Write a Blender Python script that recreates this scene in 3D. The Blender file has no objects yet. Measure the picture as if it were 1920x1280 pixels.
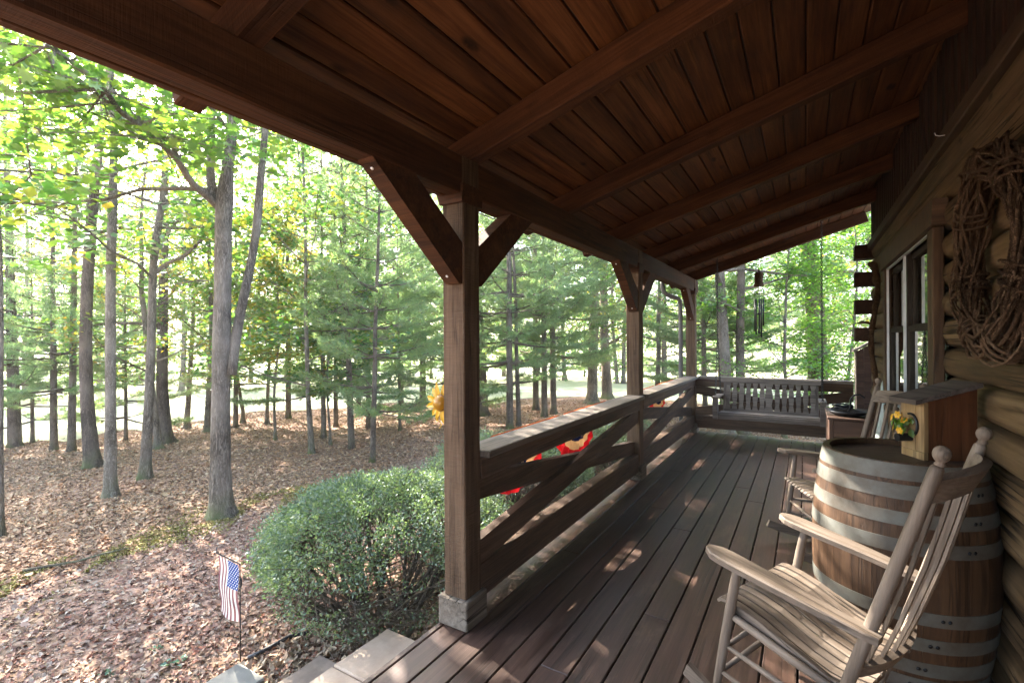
import bpy, bmesh, math, random
import numpy as np
from mathutils import Vector, Matrix, Euler
R = math.radians
random.seed(7)
rng = np.random.default_rng(7)
S = bpy.context.scene
COL = S.collection

# ------------------------------------------------------------------ camera
CAMH = 1.485
YAW = R(31.3)
FX = 905.0 / 1920.0
Fv = Vector((-math.sin(YAW), math.cos(YAW), 0))
Rv = Vector((math.cos(YAW), math.sin(YAW), 0))
Zv = Vector((0, 0, 1))
ROLL = 0.0055
cam = bpy.data.objects.new('camera', bpy.data.cameras.new('camera'))
COL.objects.link(cam)
cam.data.lens = 36.0 * FX
cam.data.sensor_width = 36.0
cam.data.clip_start = 0.03
cam.data.clip_end = 800
cam.data.shift_y = -3.0 / 1920.0
Rc = (Rv - ROLL * Zv).normalized()
Bc = -Fv
Uc = Bc.cross(Rc).normalized()
cam.matrix_world = Matrix(((Rc.x, Uc.x, Bc.x, 0), (Rc.y, Uc.y, Bc.y, 0), (Rc.z, Uc.z, Bc.z, CAMH), (0, 0, 0, 1)))
S.camera = cam

# ------------------------------------------------------------------ light
SUN = Vector((-1.40, 0.44, 1.0)).normalized()
EL = math.asin(SUN.z)
AZ = math.atan2(SUN.x, SUN.y)
world = bpy.data.worlds.new('World')
S.world = world
world.use_nodes = True
wn = world.node_tree
wn.nodes.clear()
sky = wn.nodes.new('ShaderNodeTexSky')
sky.sky_type = 'NISHITA'
sky.sun_disc = False
sky.sun_elevation = EL
sky.sun_rotation = AZ
sky.air_density = 1.0
sky.dust_density = 2.5
sky.ozone_density = 1.0
bg = wn.nodes.new('ShaderNodeBackground')
bg.inputs['Strength'].default_value = 0.15
wo = wn.nodes.new('ShaderNodeOutputWorld')
wn.links.new(sky.outputs[0], bg.inputs[0])
wn.links.new(bg.outputs[0], wo.inputs[0])
sl = bpy.data.lights.new('sun', 'SUN')
sl.energy = 5.0
sl.angle = R(0.53)
sl.color = (1.0, 0.93, 0.82)
so = bpy.data.objects.new('sun', sl)
COL.objects.link(so)
so.location = (-14, 5, 14)
so.rotation_euler = SUN.to_track_quat('Z', 'Y').to_euler()
S.view_settings.view_transform = 'Standard'
S.view_settings.look = 'None'
S.view_settings.gamma = 1.0
S.view_settings.use_curve_mapping = False
S.view_settings.exposure = 3.5
HAZE = .0018
S.render.engine = 'CYCLES'
S.cycles.max_bounces = 10
S.cycles.diffuse_bounces = 6
S.cycles.glossy_bounces = 3
S.cycles.transmission_bounces = 6
S.cycles.transparent_max_bounces = 8
S.cycles.sample_clamp_indirect = 6.0

# ------------------------------------------------------------------ helpers
def tag(o, label=None, cat=None, group=None, kind=None):
    if label: o['label'] = label
    if cat: o['category'] = cat
    if group: o['group'] = group
    if kind: o['kind'] = kind
    return o

def empty(name, loc=(0, 0, 0), rz=0.0, label=None, cat=None, group=None, kind=None):
    o = bpy.data.objects.new(name, None)
    o.empty_display_size = 0.1
    COL.objects.link(o)
    o.location = loc
    o.rotation_euler = (0, 0, rz)
    return tag(o, label, cat, group, kind)

def wm(o):
    """world matrix of an object from its own and its parents' basis matrices"""
    m = o.matrix_basis.copy()
    if o.parent:
        m = wm(o.parent) @ m
    return m

def put(name, me, mat=None, parent=None, M=None, local=False):
    """link mesh `me` as one object; M is its world matrix (or local to the parent)"""
    o = bpy.data.objects.new(name, me)
    COL.objects.link(o)
    if mat is not None and not me.materials:
        me.materials.append(mat)
    M = M or Matrix()
    if parent is not None:
        o.parent = parent
        o.matrix_basis = M if local else wm(parent).inverted() @ M
    else:
        o.matrix_basis = M
    return o

def kids(o):
    return [c for c in COL.objects if c.parent is o]

def copy_tree(o, parent=None):
    c = o.copy()
    COL.objects.link(c)
    c.parent = parent
    c.matrix_basis = o.matrix_basis.copy()
    for ch in kids(o):
        copy_tree(ch, c)
    return c

def np_mesh(name, V, F, smooth=False):
    V = np.asarray(V, dtype=np.float32).reshape(-1, 3)
    F = np.asarray(F, dtype=np.int32)
    n, k = F.shape
    me = bpy.data.meshes.new(name)
    me.vertices.add(len(V))
    me.vertices.foreach_set('co', V.ravel())
    me.loops.add(n * k)
    me.loops.foreach_set('vertex_index', F.ravel())
    me.polygons.add(n)
    me.polygons.foreach_set('loop_start', np.arange(0, n * k, k, dtype=np.int32))
    me.polygons.foreach_set('loop_total', np.full(n, k, dtype=np.int32))
    me.polygons.foreach_set('use_smooth', np.full(n, smooth, dtype=bool))
    me.update(calc_edges=True)
    return me

class Geo:
    """collects quads (and tris as degenerate-free separate list) into one mesh"""
    def __init__(self):
        self.V = []; self.Q = []; self.n = 0; self.T = []
    def add(self, V, Q=None, T=None):
        V = np.asarray(V, dtype=np.float64).reshape(-1, 3)
        if Q is not None and len(Q): self.Q.append(np.asarray(Q, dtype=np.int32) + self.n)
        if T is not None and len(T): self.T.append(np.asarray(T, dtype=np.int32) + self.n)
        self.V.append(V); self.n += len(V)
    def tube(self, pts, rad, seg=8, cap=True, squash=1.0, lob=None):
        P = np.asarray(pts, dtype=np.float64)
        n = len(P)
        rad = np.full(n, rad) if np.isscalar(rad) else np.asarray(rad, dtype=np.float64)
        T = np.gradient(P, axis=0)
        T /= np.linalg.norm(T, axis=1)[:, None] + 1e-12
        ref = np.array([0, 0, 1.0]) if abs(T[0][2]) < .9 else np.array([1.0, 0, 0])
        a = np.cross(T[0], ref); a /= np.linalg.norm(a)
        A = np.zeros_like(P)
        for i in range(n):
            a = a - T[i] * a.dot(T[i]); a /= np.linalg.norm(a) + 1e-12
            A[i] = a
        B = np.cross(T, A)
        th = np.linspace(0, 2 * math.pi, seg, endpoint=False)
        ring = A[:, None, :] * np.cos(th)[None, :, None] + B[:, None, :] * np.sin(th)[None, :, None] * squash
        rr = rad[:, None] * np.ones(seg)[None, :]
        if lob is not None:
            lb = np.zeros(n); lb[:len(lob)] = lob
            rr = rr * (1 + lb[:, None] * (.6 * np.cos(5 * th + 1.0) + .4 * np.cos(3 * th + 2.2))[None, :])
        V = P[:, None, :] + ring * rr[:, :, None]
        V = V.reshape(-1, 3)
        i = np.arange(n - 1)[:, None] * seg
        j = np.arange(seg)[None, :]
        j2 = (j + 1) % seg
        Q = np.stack([i + j, i + j2, i + seg + j2, i + seg + j], axis=-1).reshape(-1, 4)
        T3 = []
        if cap:
            c0 = len(V); V = np.vstack([V, P[0], P[-1]])
            for k in range(seg):
                T3.append((c0, (k + 1) % seg, k))
                T3.append((c0 + 1, (n - 1) * seg + k, (n - 1) * seg + (k + 1) % seg))
        self.add(V, Q, T3)
        return self
    def lathe(self, prof, seg=24):
        prof = np.asarray(prof, dtype=np.float64)
        th = np.linspace(0, 2 * math.pi, seg, endpoint=False)
        V = np.stack([prof[:, 0][:, None] * np.cos(th), prof[:, 0][:, None] * np.sin(th), np.repeat(prof[:, 1][:, None], seg, 1)], -1).reshape(-1, 3)
        n = len(prof)
        i = np.arange(n - 1)[:, None] * seg
        j = np.arange(seg)[None, :]
        j2 = (j + 1) % seg
        Q = np.stack([i + j, i + j2, i + seg + j2, i + seg + j], axis=-1).reshape(-1, 4)
        self.add(V, Q)
        return self
    def box(self, c, s, M=None):
        x, y, z = np.asarray(s) / 2
        V = np.array([(-x, -y, -z), (x, -y, -z), (x, y, -z), (-x, y, -z), (-x, -y, z), (x, -y, z), (x, y, z), (-x, y, z)])
        if M is not None:
            V = np.array([tuple(M @ Vector(v)) for v in V])
        V = V + np.asarray(c)
        self.add(V, [(0, 3, 2, 1), (4, 5, 6, 7), (0, 1, 5, 4), (1, 2, 6, 5), (2, 3, 7, 6), (3, 0, 4, 7)])
        return self
    def prism(self, outline, h, axis='z', z0=0.0):
        """outline (2D) extruded; axis names the extrusion axis"""
        o = np.asarray(outline, dtype=np.float64); n = len(o)
        def m3(z):
            zz = np.full((n, 1), z)
            if axis == 'z': return np.hstack([o, zz])
            if axis == 'y': return np.hstack([o[:, :1], zz, o[:, 1:]])
            return np.hstack([zz, o])
        V = np.vstack([m3(z0), m3(z0 + h), m3(z0).mean(0), m3(z0 + h).mean(0)])
        Q = [(i, (i + 1) % n, n + (i + 1) % n, n + i) for i in range(n)]
        T = [(2 * n, (i + 1) % n, i) for i in range(n)] + [(2 * n + 1, n + i, n + (i + 1) % n) for i in range(n)]
        self.add(V, Q, T)
        return self
    def mesh(self, name, smooth=False):
        V = np.vstack(self.V)
        Q = np.vstack(self.Q) if self.Q else np.zeros((0, 4), np.int32)
        T = np.vstack(self.T) if self.T else np.zeros((0, 3), np.int32)
        if not len(T): return np_mesh(name, V, Q, smooth)
        if not len(Q): return np_mesh(name, V, T, smooth)
        me = bpy.data.meshes.new(name)
        me.vertices.add(len(V)); me.vertices.foreach_set('co', V.astype(np.float32).ravel())
        nl = len(Q) * 4 + len(T) * 3
        me.loops.add(nl)
        me.loops.foreach_set('vertex_index', np.concatenate([Q.ravel(), T.ravel()]).astype(np.int32))
        me.polygons.add(len(Q) + len(T))
        ls = np.concatenate([np.arange(len(Q)) * 4, len(Q) * 4 + np.arange(len(T)) * 3]).astype(np.int32)
        lt = np.concatenate([np.full(len(Q), 4), np.full(len(T), 3)]).astype(np.int32)
        me.polygons.foreach_set('loop_start', ls)
        me.polygons.foreach_set('loop_total', lt)
        me.polygons.foreach_set('use_smooth', np.full(len(lt), smooth, dtype=bool))
        me.update(calc_edges=True)
        me.validate()
        return me

_boxcache = {}
def box_mesh(L, W, H, bev=0.004, sub=0, wob=0.0, seed=0):
    """box with length along X, bevelled edges; wob roughens a subdivided one"""
    key = (round(L, 4), round(W, 4), round(H, 4), bev, sub, wob, seed)
    if key in _boxcache: return _boxcache[key]
    bm = bmesh.new()
    bmesh.ops.create_cube(bm, size=1)
    bmesh.ops.scale(bm, vec=(L, W, H), verts=bm.verts)
    if sub:
        es = [e for e in bm.edges if abs((e.verts[0].co - e.verts[1].co).x) > L * .5]
        bmesh.ops.subdivide_edges(bm, edges=es, cuts=sub, use_grid_fill=True)
    if bev:
        es = [e for e in bm.edges if e.calc_face_angle(0) > .5]
        bmesh.ops.bevel(bm, geom=es, offset=bev, segments=1, affect='EDGES')
    if wob:
        r = random.Random(seed)
        xs = {}
        for v in bm.verts:
            k = round(v.co.x, 3)
            if k not in xs: xs[k] = (r.uniform(-wob, wob), r.uniform(-wob, wob))
            v.co.y += xs[k][0]; v.co.z += xs[k][1]
    me = bpy.data.meshes.new('board')
    bm.to_mesh(me); bm.free()
    _boxcache[key] = me
    return me

def frame(p0, p1, up=(0, 0, 1)):
    p0 = Vector(p0); p1 = Vector(p1)
    x = (p1 - p0).normalized(); up = Vector(up)
    y = up.cross(x).normalized(); z = x.cross(y)
    c = (p0 + p1) / 2
    return Matrix(((x.x, y.x, z.x, c.x), (x.y, y.y, z.y, c.y), (x.z, y.z, z.z, c.z), (0, 0, 0, 1)))

def board(name, p0, p1, w, h, mat, parent=None, up=(0, 0, 1), bev=0.004, wob=0.0, sub=0, local=False, seed=None):
    """timber from p0 to p1; w across, h along up"""
    L = (Vector(p1) - Vector(p0)).length
    sd = random.randint(0, 9999) if (wob and seed is None) else (seed or 0)
    me = box_mesh(L, w, h, bev, sub, wob, sd)
    M = frame(p0, p1, up)
    if me.materials and me.materials[0] is not mat:
        me = me.copy(); me.materials.clear()
    return put(name, me, mat, parent, M, local)

# pixel of the 1920x1280 photograph -> point at a depth along the view axis (only to lay things out)
def at(u, v, d):
    xc = (u - 960) / 905.0 * d
    zc = (637 - v) / 905.0 * d
    p = Vector((0, 0, CAMH)) + Fv * d + Rv * xc + Zv * zc
    return p
def gz(x, y):
    d = math.hypot(x + 1.0, y - 3.0)
    z = -0.55 - 0.022 * max(0.0, min(d, 60) - 5.0)
    if d > 40: z += 0.05 * (d - 40)
    z += 0.03 * math.sin(x * .9 + 1.3) * math.cos(y * .7) * min(1, d / 6)
    return z
def ground_at(u, v):
    lo = 1.0
    for _ in range(400):
        p = at(u, v, lo)
        if p.z <= gz(p.x, p.y): break
        lo *= 1.01
    return p, lo

# ------------------------------------------------------------------ materials
def new_mat(name):
    m = bpy.data.materials.new(name)
    m.use_nodes = True
    nt = m.node_tree
    nt.nodes.clear()
    out = nt.nodes.new('ShaderNodeOutputMaterial')
    return m, nt, out

class N:
    def __init__(self, nt): self.nt = nt
    def __call__(self, typ, ins=None, **kw):
        n = self.nt.nodes.new(typ)
        for k, v in kw.items(): setattr(n, k, v)
        for k, v in (ins or {}).items():
            s = n.inputs[k]
            if isinstance(v, bpy.types.NodeSocket): self.nt.links.new(v, s)
            else: s.default_value = v
        return n
    def ramp(self, fac, stops):
        n = self.nt.nodes.new('ShaderNodeValToRGB')
        e = n.color_ramp.elements
        while len(e) < len(stops): e.new(.5)
        for i, (p, c) in enumerate(stops):
            e[i].position = p; e[i].color = (c[0], c[1], c[2], 1)
        self.nt.links.new(fac, n.inputs[0])
        return n.outputs[0]
    def math(self, op, a, b=0.0):
        n = self.nt.nodes.new('ShaderNodeMath'); n.operation = op
        for i, v in enumerate((a, b)):
            if isinstance(v, bpy.types.NodeSocket): self.nt.links.new(v, n.inputs[i])
            else: n.inputs[i].default_value = v
        return n.outputs[0]
    def mix(self, fac, a, b, mode='MIX'):
        n = self.nt.nodes.new('ShaderNodeMix'); n.data_type = 'RGBA'; n.blend_type = mode
        for k, v in ((0, fac), (6, a), (7, b)):
            if isinstance(v, bpy.types.NodeSocket): self.nt.links.new(v, n.inputs[k])
            else: n.inputs[k].default_value = (v[0], v[1], v[2], 1) if k > 0 else v
        return n.outputs[2]
    def vmath(self, op, a, b):
        n = self.nt.nodes.new('ShaderNodeVectorMath'); n.operation = op
        for i, v in enumerate((a, b)):
            if isinstance(v, bpy.types.NodeSocket): self.nt.links.new(v, n.inputs[i])
            else: n.inputs[i].default_value = v
        return n.outputs[0]

def wood(name, dark, mid, light, rough=.75, spec=.3, grain=1.0, bump=.35, knots=.5, vary=.35, wear=None, wearamt=.0, axis='x', saw=0.0, crack=.55):
    m, nt, out = new_mat(name)
    n = N(nt)
    tc = n('ShaderNodeTexCoord').outputs['Object']
    oi = n('ShaderNodeObjectInfo')
    off = n('ShaderNodeCombineXYZ', {0: n.math('MULTIPLY', oi.outputs['Random'], 37.0), 1: n.math('MULTIPLY', oi.outputs['Random'], 11.0), 2: n.math('MULTIPLY', oi.outputs['Random'], 23.0)}).outputs[0]
    v = n.vmath('ADD', tc, off)
    sc = {'x': (1.1, 16, 16), 'y': (16, 1.1, 16), 'z': (16, 16, 1.1)}[axis]
    sc2 = {'x': (3, 70, 70), 'y': (70, 3, 70), 'z': (70, 70, 3)}[axis]
    g = n.vmath('MULTIPLY', v, tuple(c * grain for c in sc))
    n1 = n('ShaderNodeTexNoise', {'Vector': g, 'Scale': 1.0, 'Detail': 6.0, 'Roughness': .62, 'Distortion': .7}).outputs[0]
    g2 = n.vmath('MULTIPLY', v, tuple(c * grain for c in sc2))
    n2 = n('ShaderNodeTexNoise', {'Vector': g2, 'Scale': 1.0, 'Detail': 4.0, 'Roughness': .7}).outputs[0]
    lo = n('ShaderNodeTexNoise', {'Vector': v, 'Scale': 2.3, 'Detail': 5.0, 'Roughness': .65}).outputs[0]
    f = n.math('ADD', n.math('MULTIPLY', n1, .62), n.math('MULTIPLY', n2, .38))
    c = n.ramp(f, [(.33, dark), (.5, mid), (.68, light)])
    # knots
    kv = n.vmath('MULTIPLY', v, {'x': (1.0, 2.6, 2.6), 'y': (2.6, 1.0, 2.6), 'z': (2.6, 2.6, 1.0)}[axis])
    vo = n('ShaderNodeTexVoronoi', {'Vector': kv, 'Scale': 3.1, 'Randomness': 1.0}).outputs['Distance']
    kn = n.ramp(vo, [(.0, (1, 1, 1)), (.10, (1, 1, 1)), (.2, (0, 0, 0))])
    kn = n.math('MULTIPLY', n.math('MULTIPLY', kn, knots), n.ramp(lo, [(.48, (0, 0, 0)), (.56, (1, 1, 1))]))
    c = n.mix(kn, c, tuple(x * .35 for x in dark))
    cs = {'x': (.5, 22, 22), 'y': (22, .5, 22), 'z': (22, 22, .5)}[axis]
    n3 = n('ShaderNodeTexNoise', {'Vector': n.vmath('MULTIPLY', v, cs), 'Scale': 1.0, 'Detail': 2.0, 'Distortion': .5}).outputs[0]
    ck = n.ramp(n.math('ABSOLUTE', n.math('SUBTRACT', n3, .5)), [(.0, (1, 1, 1)), (.012, (.9, .9, .9)), (.03, (0, 0, 0))])
    ck = n.math('MULTIPLY', n.math('MULTIPLY', ck, crack), n.ramp(n('ShaderNodeTexNoise', {'Vector': n.vmath('MULTIPLY', v, {'x': (1.2, 4, 4), 'y': (4, 1.2, 4), 'z': (4, 4, 1.2)}[axis]), 'Scale': 1.0, 'Detail': 2.0}).outputs[0], [(.45, (0, 0, 0)), (.6, (1, 1, 1))]))
    c = n.mix(ck, c, tuple(x * .3 for x in dark))
    # board to board and blotches
    lum = n.math('ADD', n.math('MULTIPLY', oi.outputs['Random'], vary), 1 - vary * .5)
    lum = n.math('MULTIPLY', lum, n.math('ADD', n.math('MULTIPLY', lo, .7), .65))
    c = n.mix(1.0, c, n('ShaderNodeCombineXYZ', {0: lum, 1: lum, 2: lum}).outputs[0], 'MULTIPLY')
    rg = n.math('ADD', n.math('MULTIPLY', n1, .25), rough - .12)
    if wear is not None:
        w = n('ShaderNodeTexNoise', {'Vector': n.vmath('MULTIPLY', v, {'x': (1.6, 5, 5), 'y': (5, 1.6, 5), 'z': (5, 5, 1.6)}[axis]), 'Scale': 1.3, 'Detail': 8.0, 'Roughness': .72}).outputs[0]
        w = n.math('MULTIPLY', n.ramp(w, [(.55, (0, 0, 0)), (.75, (1, 1, 1))]), wearamt)
        w = n.math('MULTIPLY', w, n.math('ADD', n.math('MULTIPLY', n2, 1.2), .1))
        c = n.mix(w, c, wear)
    h = n.math('SUBTRACT', n.math('ADD', n.math('MULTIPLY', n1, .6), n.math('MULTIPLY', n2, .6)), n.math('MULTIPLY', ck, .8))
    if saw:
        sv = n.vmath('MULTIPLY', v, {'x': (150, 12, 12), 'y': (12, 150, 12), 'z': (12, 12, 150)}[axis])
        sn = n('ShaderNodeTexNoise', {'Vector': sv, 'Scale': 1.0, 'Detail': 2.0}).outputs[0]
        h = n.math('ADD', h, n.math('MULTIPLY', sn, saw))
        c = n.mix(n.math('MULTIPLY', sn, .35 * saw), c, tuple(x * .6 for x in dark))
    bp = n('ShaderNodeBump', {'Strength': bump, 'Distance': .006, 'Height': h}).outputs[0]
    p = n('ShaderNodeBsdfPrincipled', {'Base Color': c, 'Roughness': rg, 'Normal': bp, 'Specular IOR Level': spec})
    nt.links.new(p.outputs[0], out.inputs[0])
    return m

def plain(name, col, rough=.6, metal=0.0, spec=.4, noise=.25, nscale=9.0, bump=.1, col2=None):
    m, nt, out = new_mat(name)
    n = N(nt)
    tc = n('ShaderNodeTexCoord').outputs['Object']
    no = n('ShaderNodeTexNoise', {'Vector': tc, 'Scale': nscale, 'Detail': 6.0, 'Roughness': .65}).outputs[0]
    c2 = col2 or tuple(x * (1 - noise) for x in col)
    c = n.ramp(no, [(.35, c2), (.65, col)])
    bp = n('ShaderNodeBump', {'Strength': bump, 'Distance': .004, 'Height': no}).outputs[0]
    p = n('ShaderNodeBsdfPrincipled', {'Base Color': c, 'Roughness': rough, 'Metallic': metal, 'Normal': bp, 'Specular IOR Level': spec})
    nt.links.new(p.outputs[0], out.inputs[0])
    return m

def leafy(name, cols, trans=.45, tcol=1.5, gloss=.06, yellow=(1.0, 1.08, .52)):
    m, nt, out = new_mat(name)
    n = N(nt)
    g = n('ShaderNodeNewGeometry')
    oi = n('ShaderNodeObjectInfo').outputs['Random']
    r = g.outputs['Random Per Island']
    lo = n('ShaderNodeTexNoise', {'Vector': n('ShaderNodeTexCoord').outputs['Object'], 'Scale': .55, 'Detail': 2.0}).outputs[0]
    f = n.math('ADD', n.math('MULTIPLY', r, .62), n.math('MULTIPLY', lo, .38))
    f = n.math('ADD', f, n.math('MULTIPLY', n.math('SUBTRACT', oi, .5), .22))
    k = len(cols)
    c = n.ramp(f, [(.1 + .8 * i / (k - 1), cols[i]) for i in range(k)])
    tcl = n.mix(1.0, c, tuple(tcol * y for y in yellow), 'MULTIPLY')
    d = n('ShaderNodeBsdfDiffuse', {'Color': c}).outputs[0]
    t = n('ShaderNodeBsdfTranslucent', {'Color': tcl}).outputs[0]
    mx = n('ShaderNodeMixShader', {0: trans, 1: d, 2: t}).outputs[0]
    gl = n('ShaderNodeBsdfGlossy', {'Color': (.9, .95, 1, 1), 'Roughness': .42}).outputs[0]
    mx2 = n('ShaderNodeMixShader', {0: gloss, 1: mx, 2: gl}).outputs[0]
    nt.links.new(mx2, out.inputs[0])
    return m

def barkmat(name, dark, light, moss=0.0, sc=(11, 11, 2.2)):
    m, nt, out = new_mat(name)
    n = N(nt)
    tc = n('ShaderNodeTexCoord').outputs['Object']
    v = n.vmath('MULTIPLY', tc, sc)
    a = n('ShaderNodeTexNoise', {'Vector': v, 'Scale': 1.6, 'Detail': 8.0, 'Roughness': .72, 'Distortion': .8}).outputs[0]
    b = n('ShaderNodeTexNoise', {'Vector': n.vmath('MULTIPLY', v, (2.1, 2.1, 1.5)), 'Scale': 1.9, 'Detail': 6.0, 'Roughness': .7, 'Distortion': 1.4}).outputs[0]
    lo = n('ShaderNodeTexNoise', {'Vector': tc, 'Scale': 1.7, 'Detail': 4.0}).outputs[0]
    rdg = n.math('ABSOLUTE', n.math('SUBTRACT', b, .5))
    cr = n.ramp(rdg, [(.0, (0, 0, 0)), (.09, (1, 1, 1))])
    f = n.math('MULTIPLY', a, n.math('ADD', n.math('MULTIPLY', cr, .5), .5))
    c = n.ramp(f, [(.16, tuple(x * .5 for x in dark)), (.32, dark), (.62, light)])
    c = n.mix(n.ramp(lo, [(.42, (0, 0, 0)), (.7, (.75, .75, .75))]), c, tuple(x * 1.25 for x in light))
    if moss:
        z = n('ShaderNodeSeparateXYZ', {0: tc}).outputs[2]
        mz = n.math('MULTIPLY', n.ramp(z, [(.0, (1, 1, 1)), (.35, (0, 0, 0))]), n.ramp(lo, [(.4, (0, 0, 0)), (.55, (moss, moss, moss))]))
        c = n.mix(mz, c, (.10, .13, .03))
    bp = n('ShaderNodeBump', {'Strength': .9, 'Distance': .03, 'Height': f}).outputs[0]
    p = n('ShaderNodeBsdfPrincipled', {'Base Color': c, 'Roughness': .92, 'Normal': bp, 'Specular IOR Level': .1})
    nt.links.new(p.outputs[0], out.inputs[0])
    return m

MAT = {}
MAT['frame'] = wood('stained_rough_timber', (0.0238, 0.0086, 0.0034), (0.0605, 0.0230, 0.0088), (0.1134, 0.0480, 0.0193), rough=.8, spec=.2, saw=.5, bump=.6, vary=.25)
MAT['post'] = wood('weathered_post_timber', (0.0467, 0.0268, 0.0150), (0.1135, 0.0693, 0.0406), (0.1892, 0.1260, 0.0802), rough=.85, spec=.15, saw=.9, bump=.8, vary=.2)
MAT['base'] = wood('weathered_post_base', (.060, .046, .033), (.135, .108, .082), (.215, .18, .142), rough=.85, spec=.15, bump=.9, axis='y', crack=1.0, knots=.9)
MAT['rail'] = wood('railing_timber', (0.0340, 0.0168, 0.0085), (0.0839, 0.0451, 0.0241), (0.1531, 0.0945, 0.0567), rough=.72, spec=.3, saw=.35, bump=.6, vary=.3)
MAT['cap'] = wood('grey_rail_cap', (0.0643, 0.0473, 0.0349), (0.1285, 0.0998, 0.0773), (0.1928, 0.1628, 0.1347), rough=.7, spec=.3, bump=.6, vary=.2)
MAT['ceiling'] = wood('pine_ceiling_boards', (0.0349, 0.0119, 0.0038), (0.0944, 0.0356, 0.0115), (0.1693, 0.0722, 0.0256), rough=.7, spec=.25, knots=1.0, vary=.5, bump=.3)
MAT['deck'] = wood('dark_stained_deck', (0.0301, 0.0143, 0.0096), (0.0602, 0.0309, 0.0210), (0.1034, 0.0590, 0.0402), rough=.46, spec=.45, knots=.4, vary=.4, wear=(.25, .16, .11), wearamt=.5, bump=.35)
MAT['log'] = wood('honey_brown_log', (0.0350, 0.0206, 0.0094), (0.0925, 0.0575, 0.0275), (0.1600, 0.1075, 0.0562), rough=.75, spec=.2, grain=.6, knots=1.0, bump=.9, vary=.4, crack=1.0)
MAT['trim'] = wood('brown_window_trim', (0.0275, 0.0150, 0.0075), (0.0688, 0.0387, 0.0200), (0.1125, 0.0688, 0.0375), rough=.7, bump=.5)
MAT['batten'] = wood('dark_wall_boards', (0.0141, 0.0059, 0.0034), (0.0309, 0.0141, 0.0075), (0.0525, 0.0260, 0.0150), rough=.8, axis='x')
MAT['logend'] = wood('sawn_log_end', (.020, .010, .006), (.040, .020, .012), (.07, .038, .024), rough=.85, axis='y')
MAT['rocker'] = wood('weathered_rocker_oak', (0.0665, 0.0466, 0.0325), (0.1363, 0.1030, 0.0780), (0.2061, 0.1662, 0.1323), rough=.62, spec=.3, grain=1.3, knots=.15, vary=.25, bump=.3)
MAT['rocker_z'] = wood('weathered_rocker_oak_upright', (0.0665, 0.0466, 0.0325), (0.1363, 0.1030, 0.0780), (0.2061, 0.1662, 0.1323), rough=.62, spec=.3, grain=1.3, knots=.15, vary=.25, bump=.3, axis='z')
MAT['rocker_y'] = wood('weathered_rocker_oak_across', (0.0665, 0.0466, 0.0325), (0.1363, 0.1030, 0.0780), (0.2061, 0.1662, 0.1323), rough=.62, spec=.3, grain=1.3, knots=.15, vary=.25, bump=.3, axis='y')
MAT['swing'] = wood('grey_weathered_swing', (0.0702, 0.0545, 0.0429), (0.1443, 0.1172, 0.0974), (0.2310, 0.1980, 0.1733), rough=.8, grain=1.4, bump=.5, vary=.3, knots=.2)
MAT['barrel'] = wood('oak_barrel_staves', (0.0200, 0.0087, 0.0036), (0.0520, 0.0249, 0.0109), (0.0865, 0.0455, 0.0218), rough=.6, spec=.3, grain=.8, axis='z', vary=.35, knots=.2, bump=.25)
MAT['head'] = wood('barrel_head', (0.0324, 0.0180, 0.0108), (0.0612, 0.0360, 0.0234), (0.0936, 0.0612, 0.0414), rough=.65, axis='x', bump=.3)
MAT['hoop'] = plain('galvanised_hoop', (.115, .115, .100), rough=.6, metal=.15, noise=.45, nscale=6, bump=.3, col2=(.070, .056, .042))
MAT['chest'] = wood('dark_chest_wood', (0.0248, 0.0119, 0.0069), (0.0546, 0.0273, 0.0169), (0.0843, 0.0471, 0.0308), rough=.6, bump=.35)
MAT['birdbox'] = wood('raw_pine', (0.1488, 0.0843, 0.0347), (0.2282, 0.1438, 0.0645), (0.2877, 0.1984, 0.1042), rough=.65, axis='z', knots=.6, bump=.25, vary=.15)
MAT['birdside'] = wood('red_brown_box_side', (0.0346, 0.0112, 0.0041), (0.0741, 0.0260, 0.0092), (0.1087, 0.0427, 0.0170), rough=.6, axis='z', bump=.3)
MAT['birdroof'] = wood('box_roof_board', (0.0280, 0.0210, 0.0182), (0.0595, 0.0462, 0.0392), (0.0980, 0.0805, 0.0700), rough=.75, axis='x', bump=.4)
MAT['vine'] = barkmat('grape_vine_bark', (0.0532, 0.0294, 0.0168), (0.1820, 0.1148, 0.0700), sc=(12.0000, 12.0000, 12.0000))
MAT['stick'] = barkmat('twisted_stick_bark', (0.0600, 0.0330, 0.0180), (0.1440, 0.0900, 0.0540), sc=(4.8000, 4.8000, 2.4000))
MAT['iron'] = plain('black_iron', (.022, .022, .024), rough=.45, metal=.6, noise=.4, nscale=30)
MAT['chain'] = plain('dark_steel_chain', (.03, .028, .026), rough=.5, metal=.4, noise=.4, nscale=40)
MAT['white'] = plain('white_paint', (.72, .73, .72), rough=.45, noise=.1)
MAT['sash'] = plain('bronze_window_sash', (.040, .034, .028), rough=.85, spec=.05, noise=.15)
MAT['liner'] = plain('pale_metal_liner', (.58, .60, .61), rough=.35, metal=.5, noise=.1)
MAT['gutter'] = plain('brown_gutter', (.11, .10, .095), rough=.4, noise=.15)
MAT['bolt'] = plain('bolt_head', (.75, .75, .73), rough=.35, metal=.3, noise=.1)
MAT['roofing'] = plain('roof_shade_sheet', (.06, .055, .05), rough=.8)
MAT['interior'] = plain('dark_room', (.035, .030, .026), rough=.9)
MAT['curtain'] = plain('window_screen', (.10, .11, .10), rough=.9, noise=.3, nscale=4)
MAT['stone'] = plain('tan_flagstone', (.46, .35, .25), rough=.85, noise=.25, nscale=4.5, bump=.6, col2=(.31, .225, .155))
MAT['stone2'] = plain('grey_riser_stone', (.24, .185, .14), rough=.9, noise=.35, nscale=9, bump=.5)
MAT['slate'] = plain('grey_green_slab', (.21, .20, .17), rough=.9, noise=.3, nscale=6, bump=.4)
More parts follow.
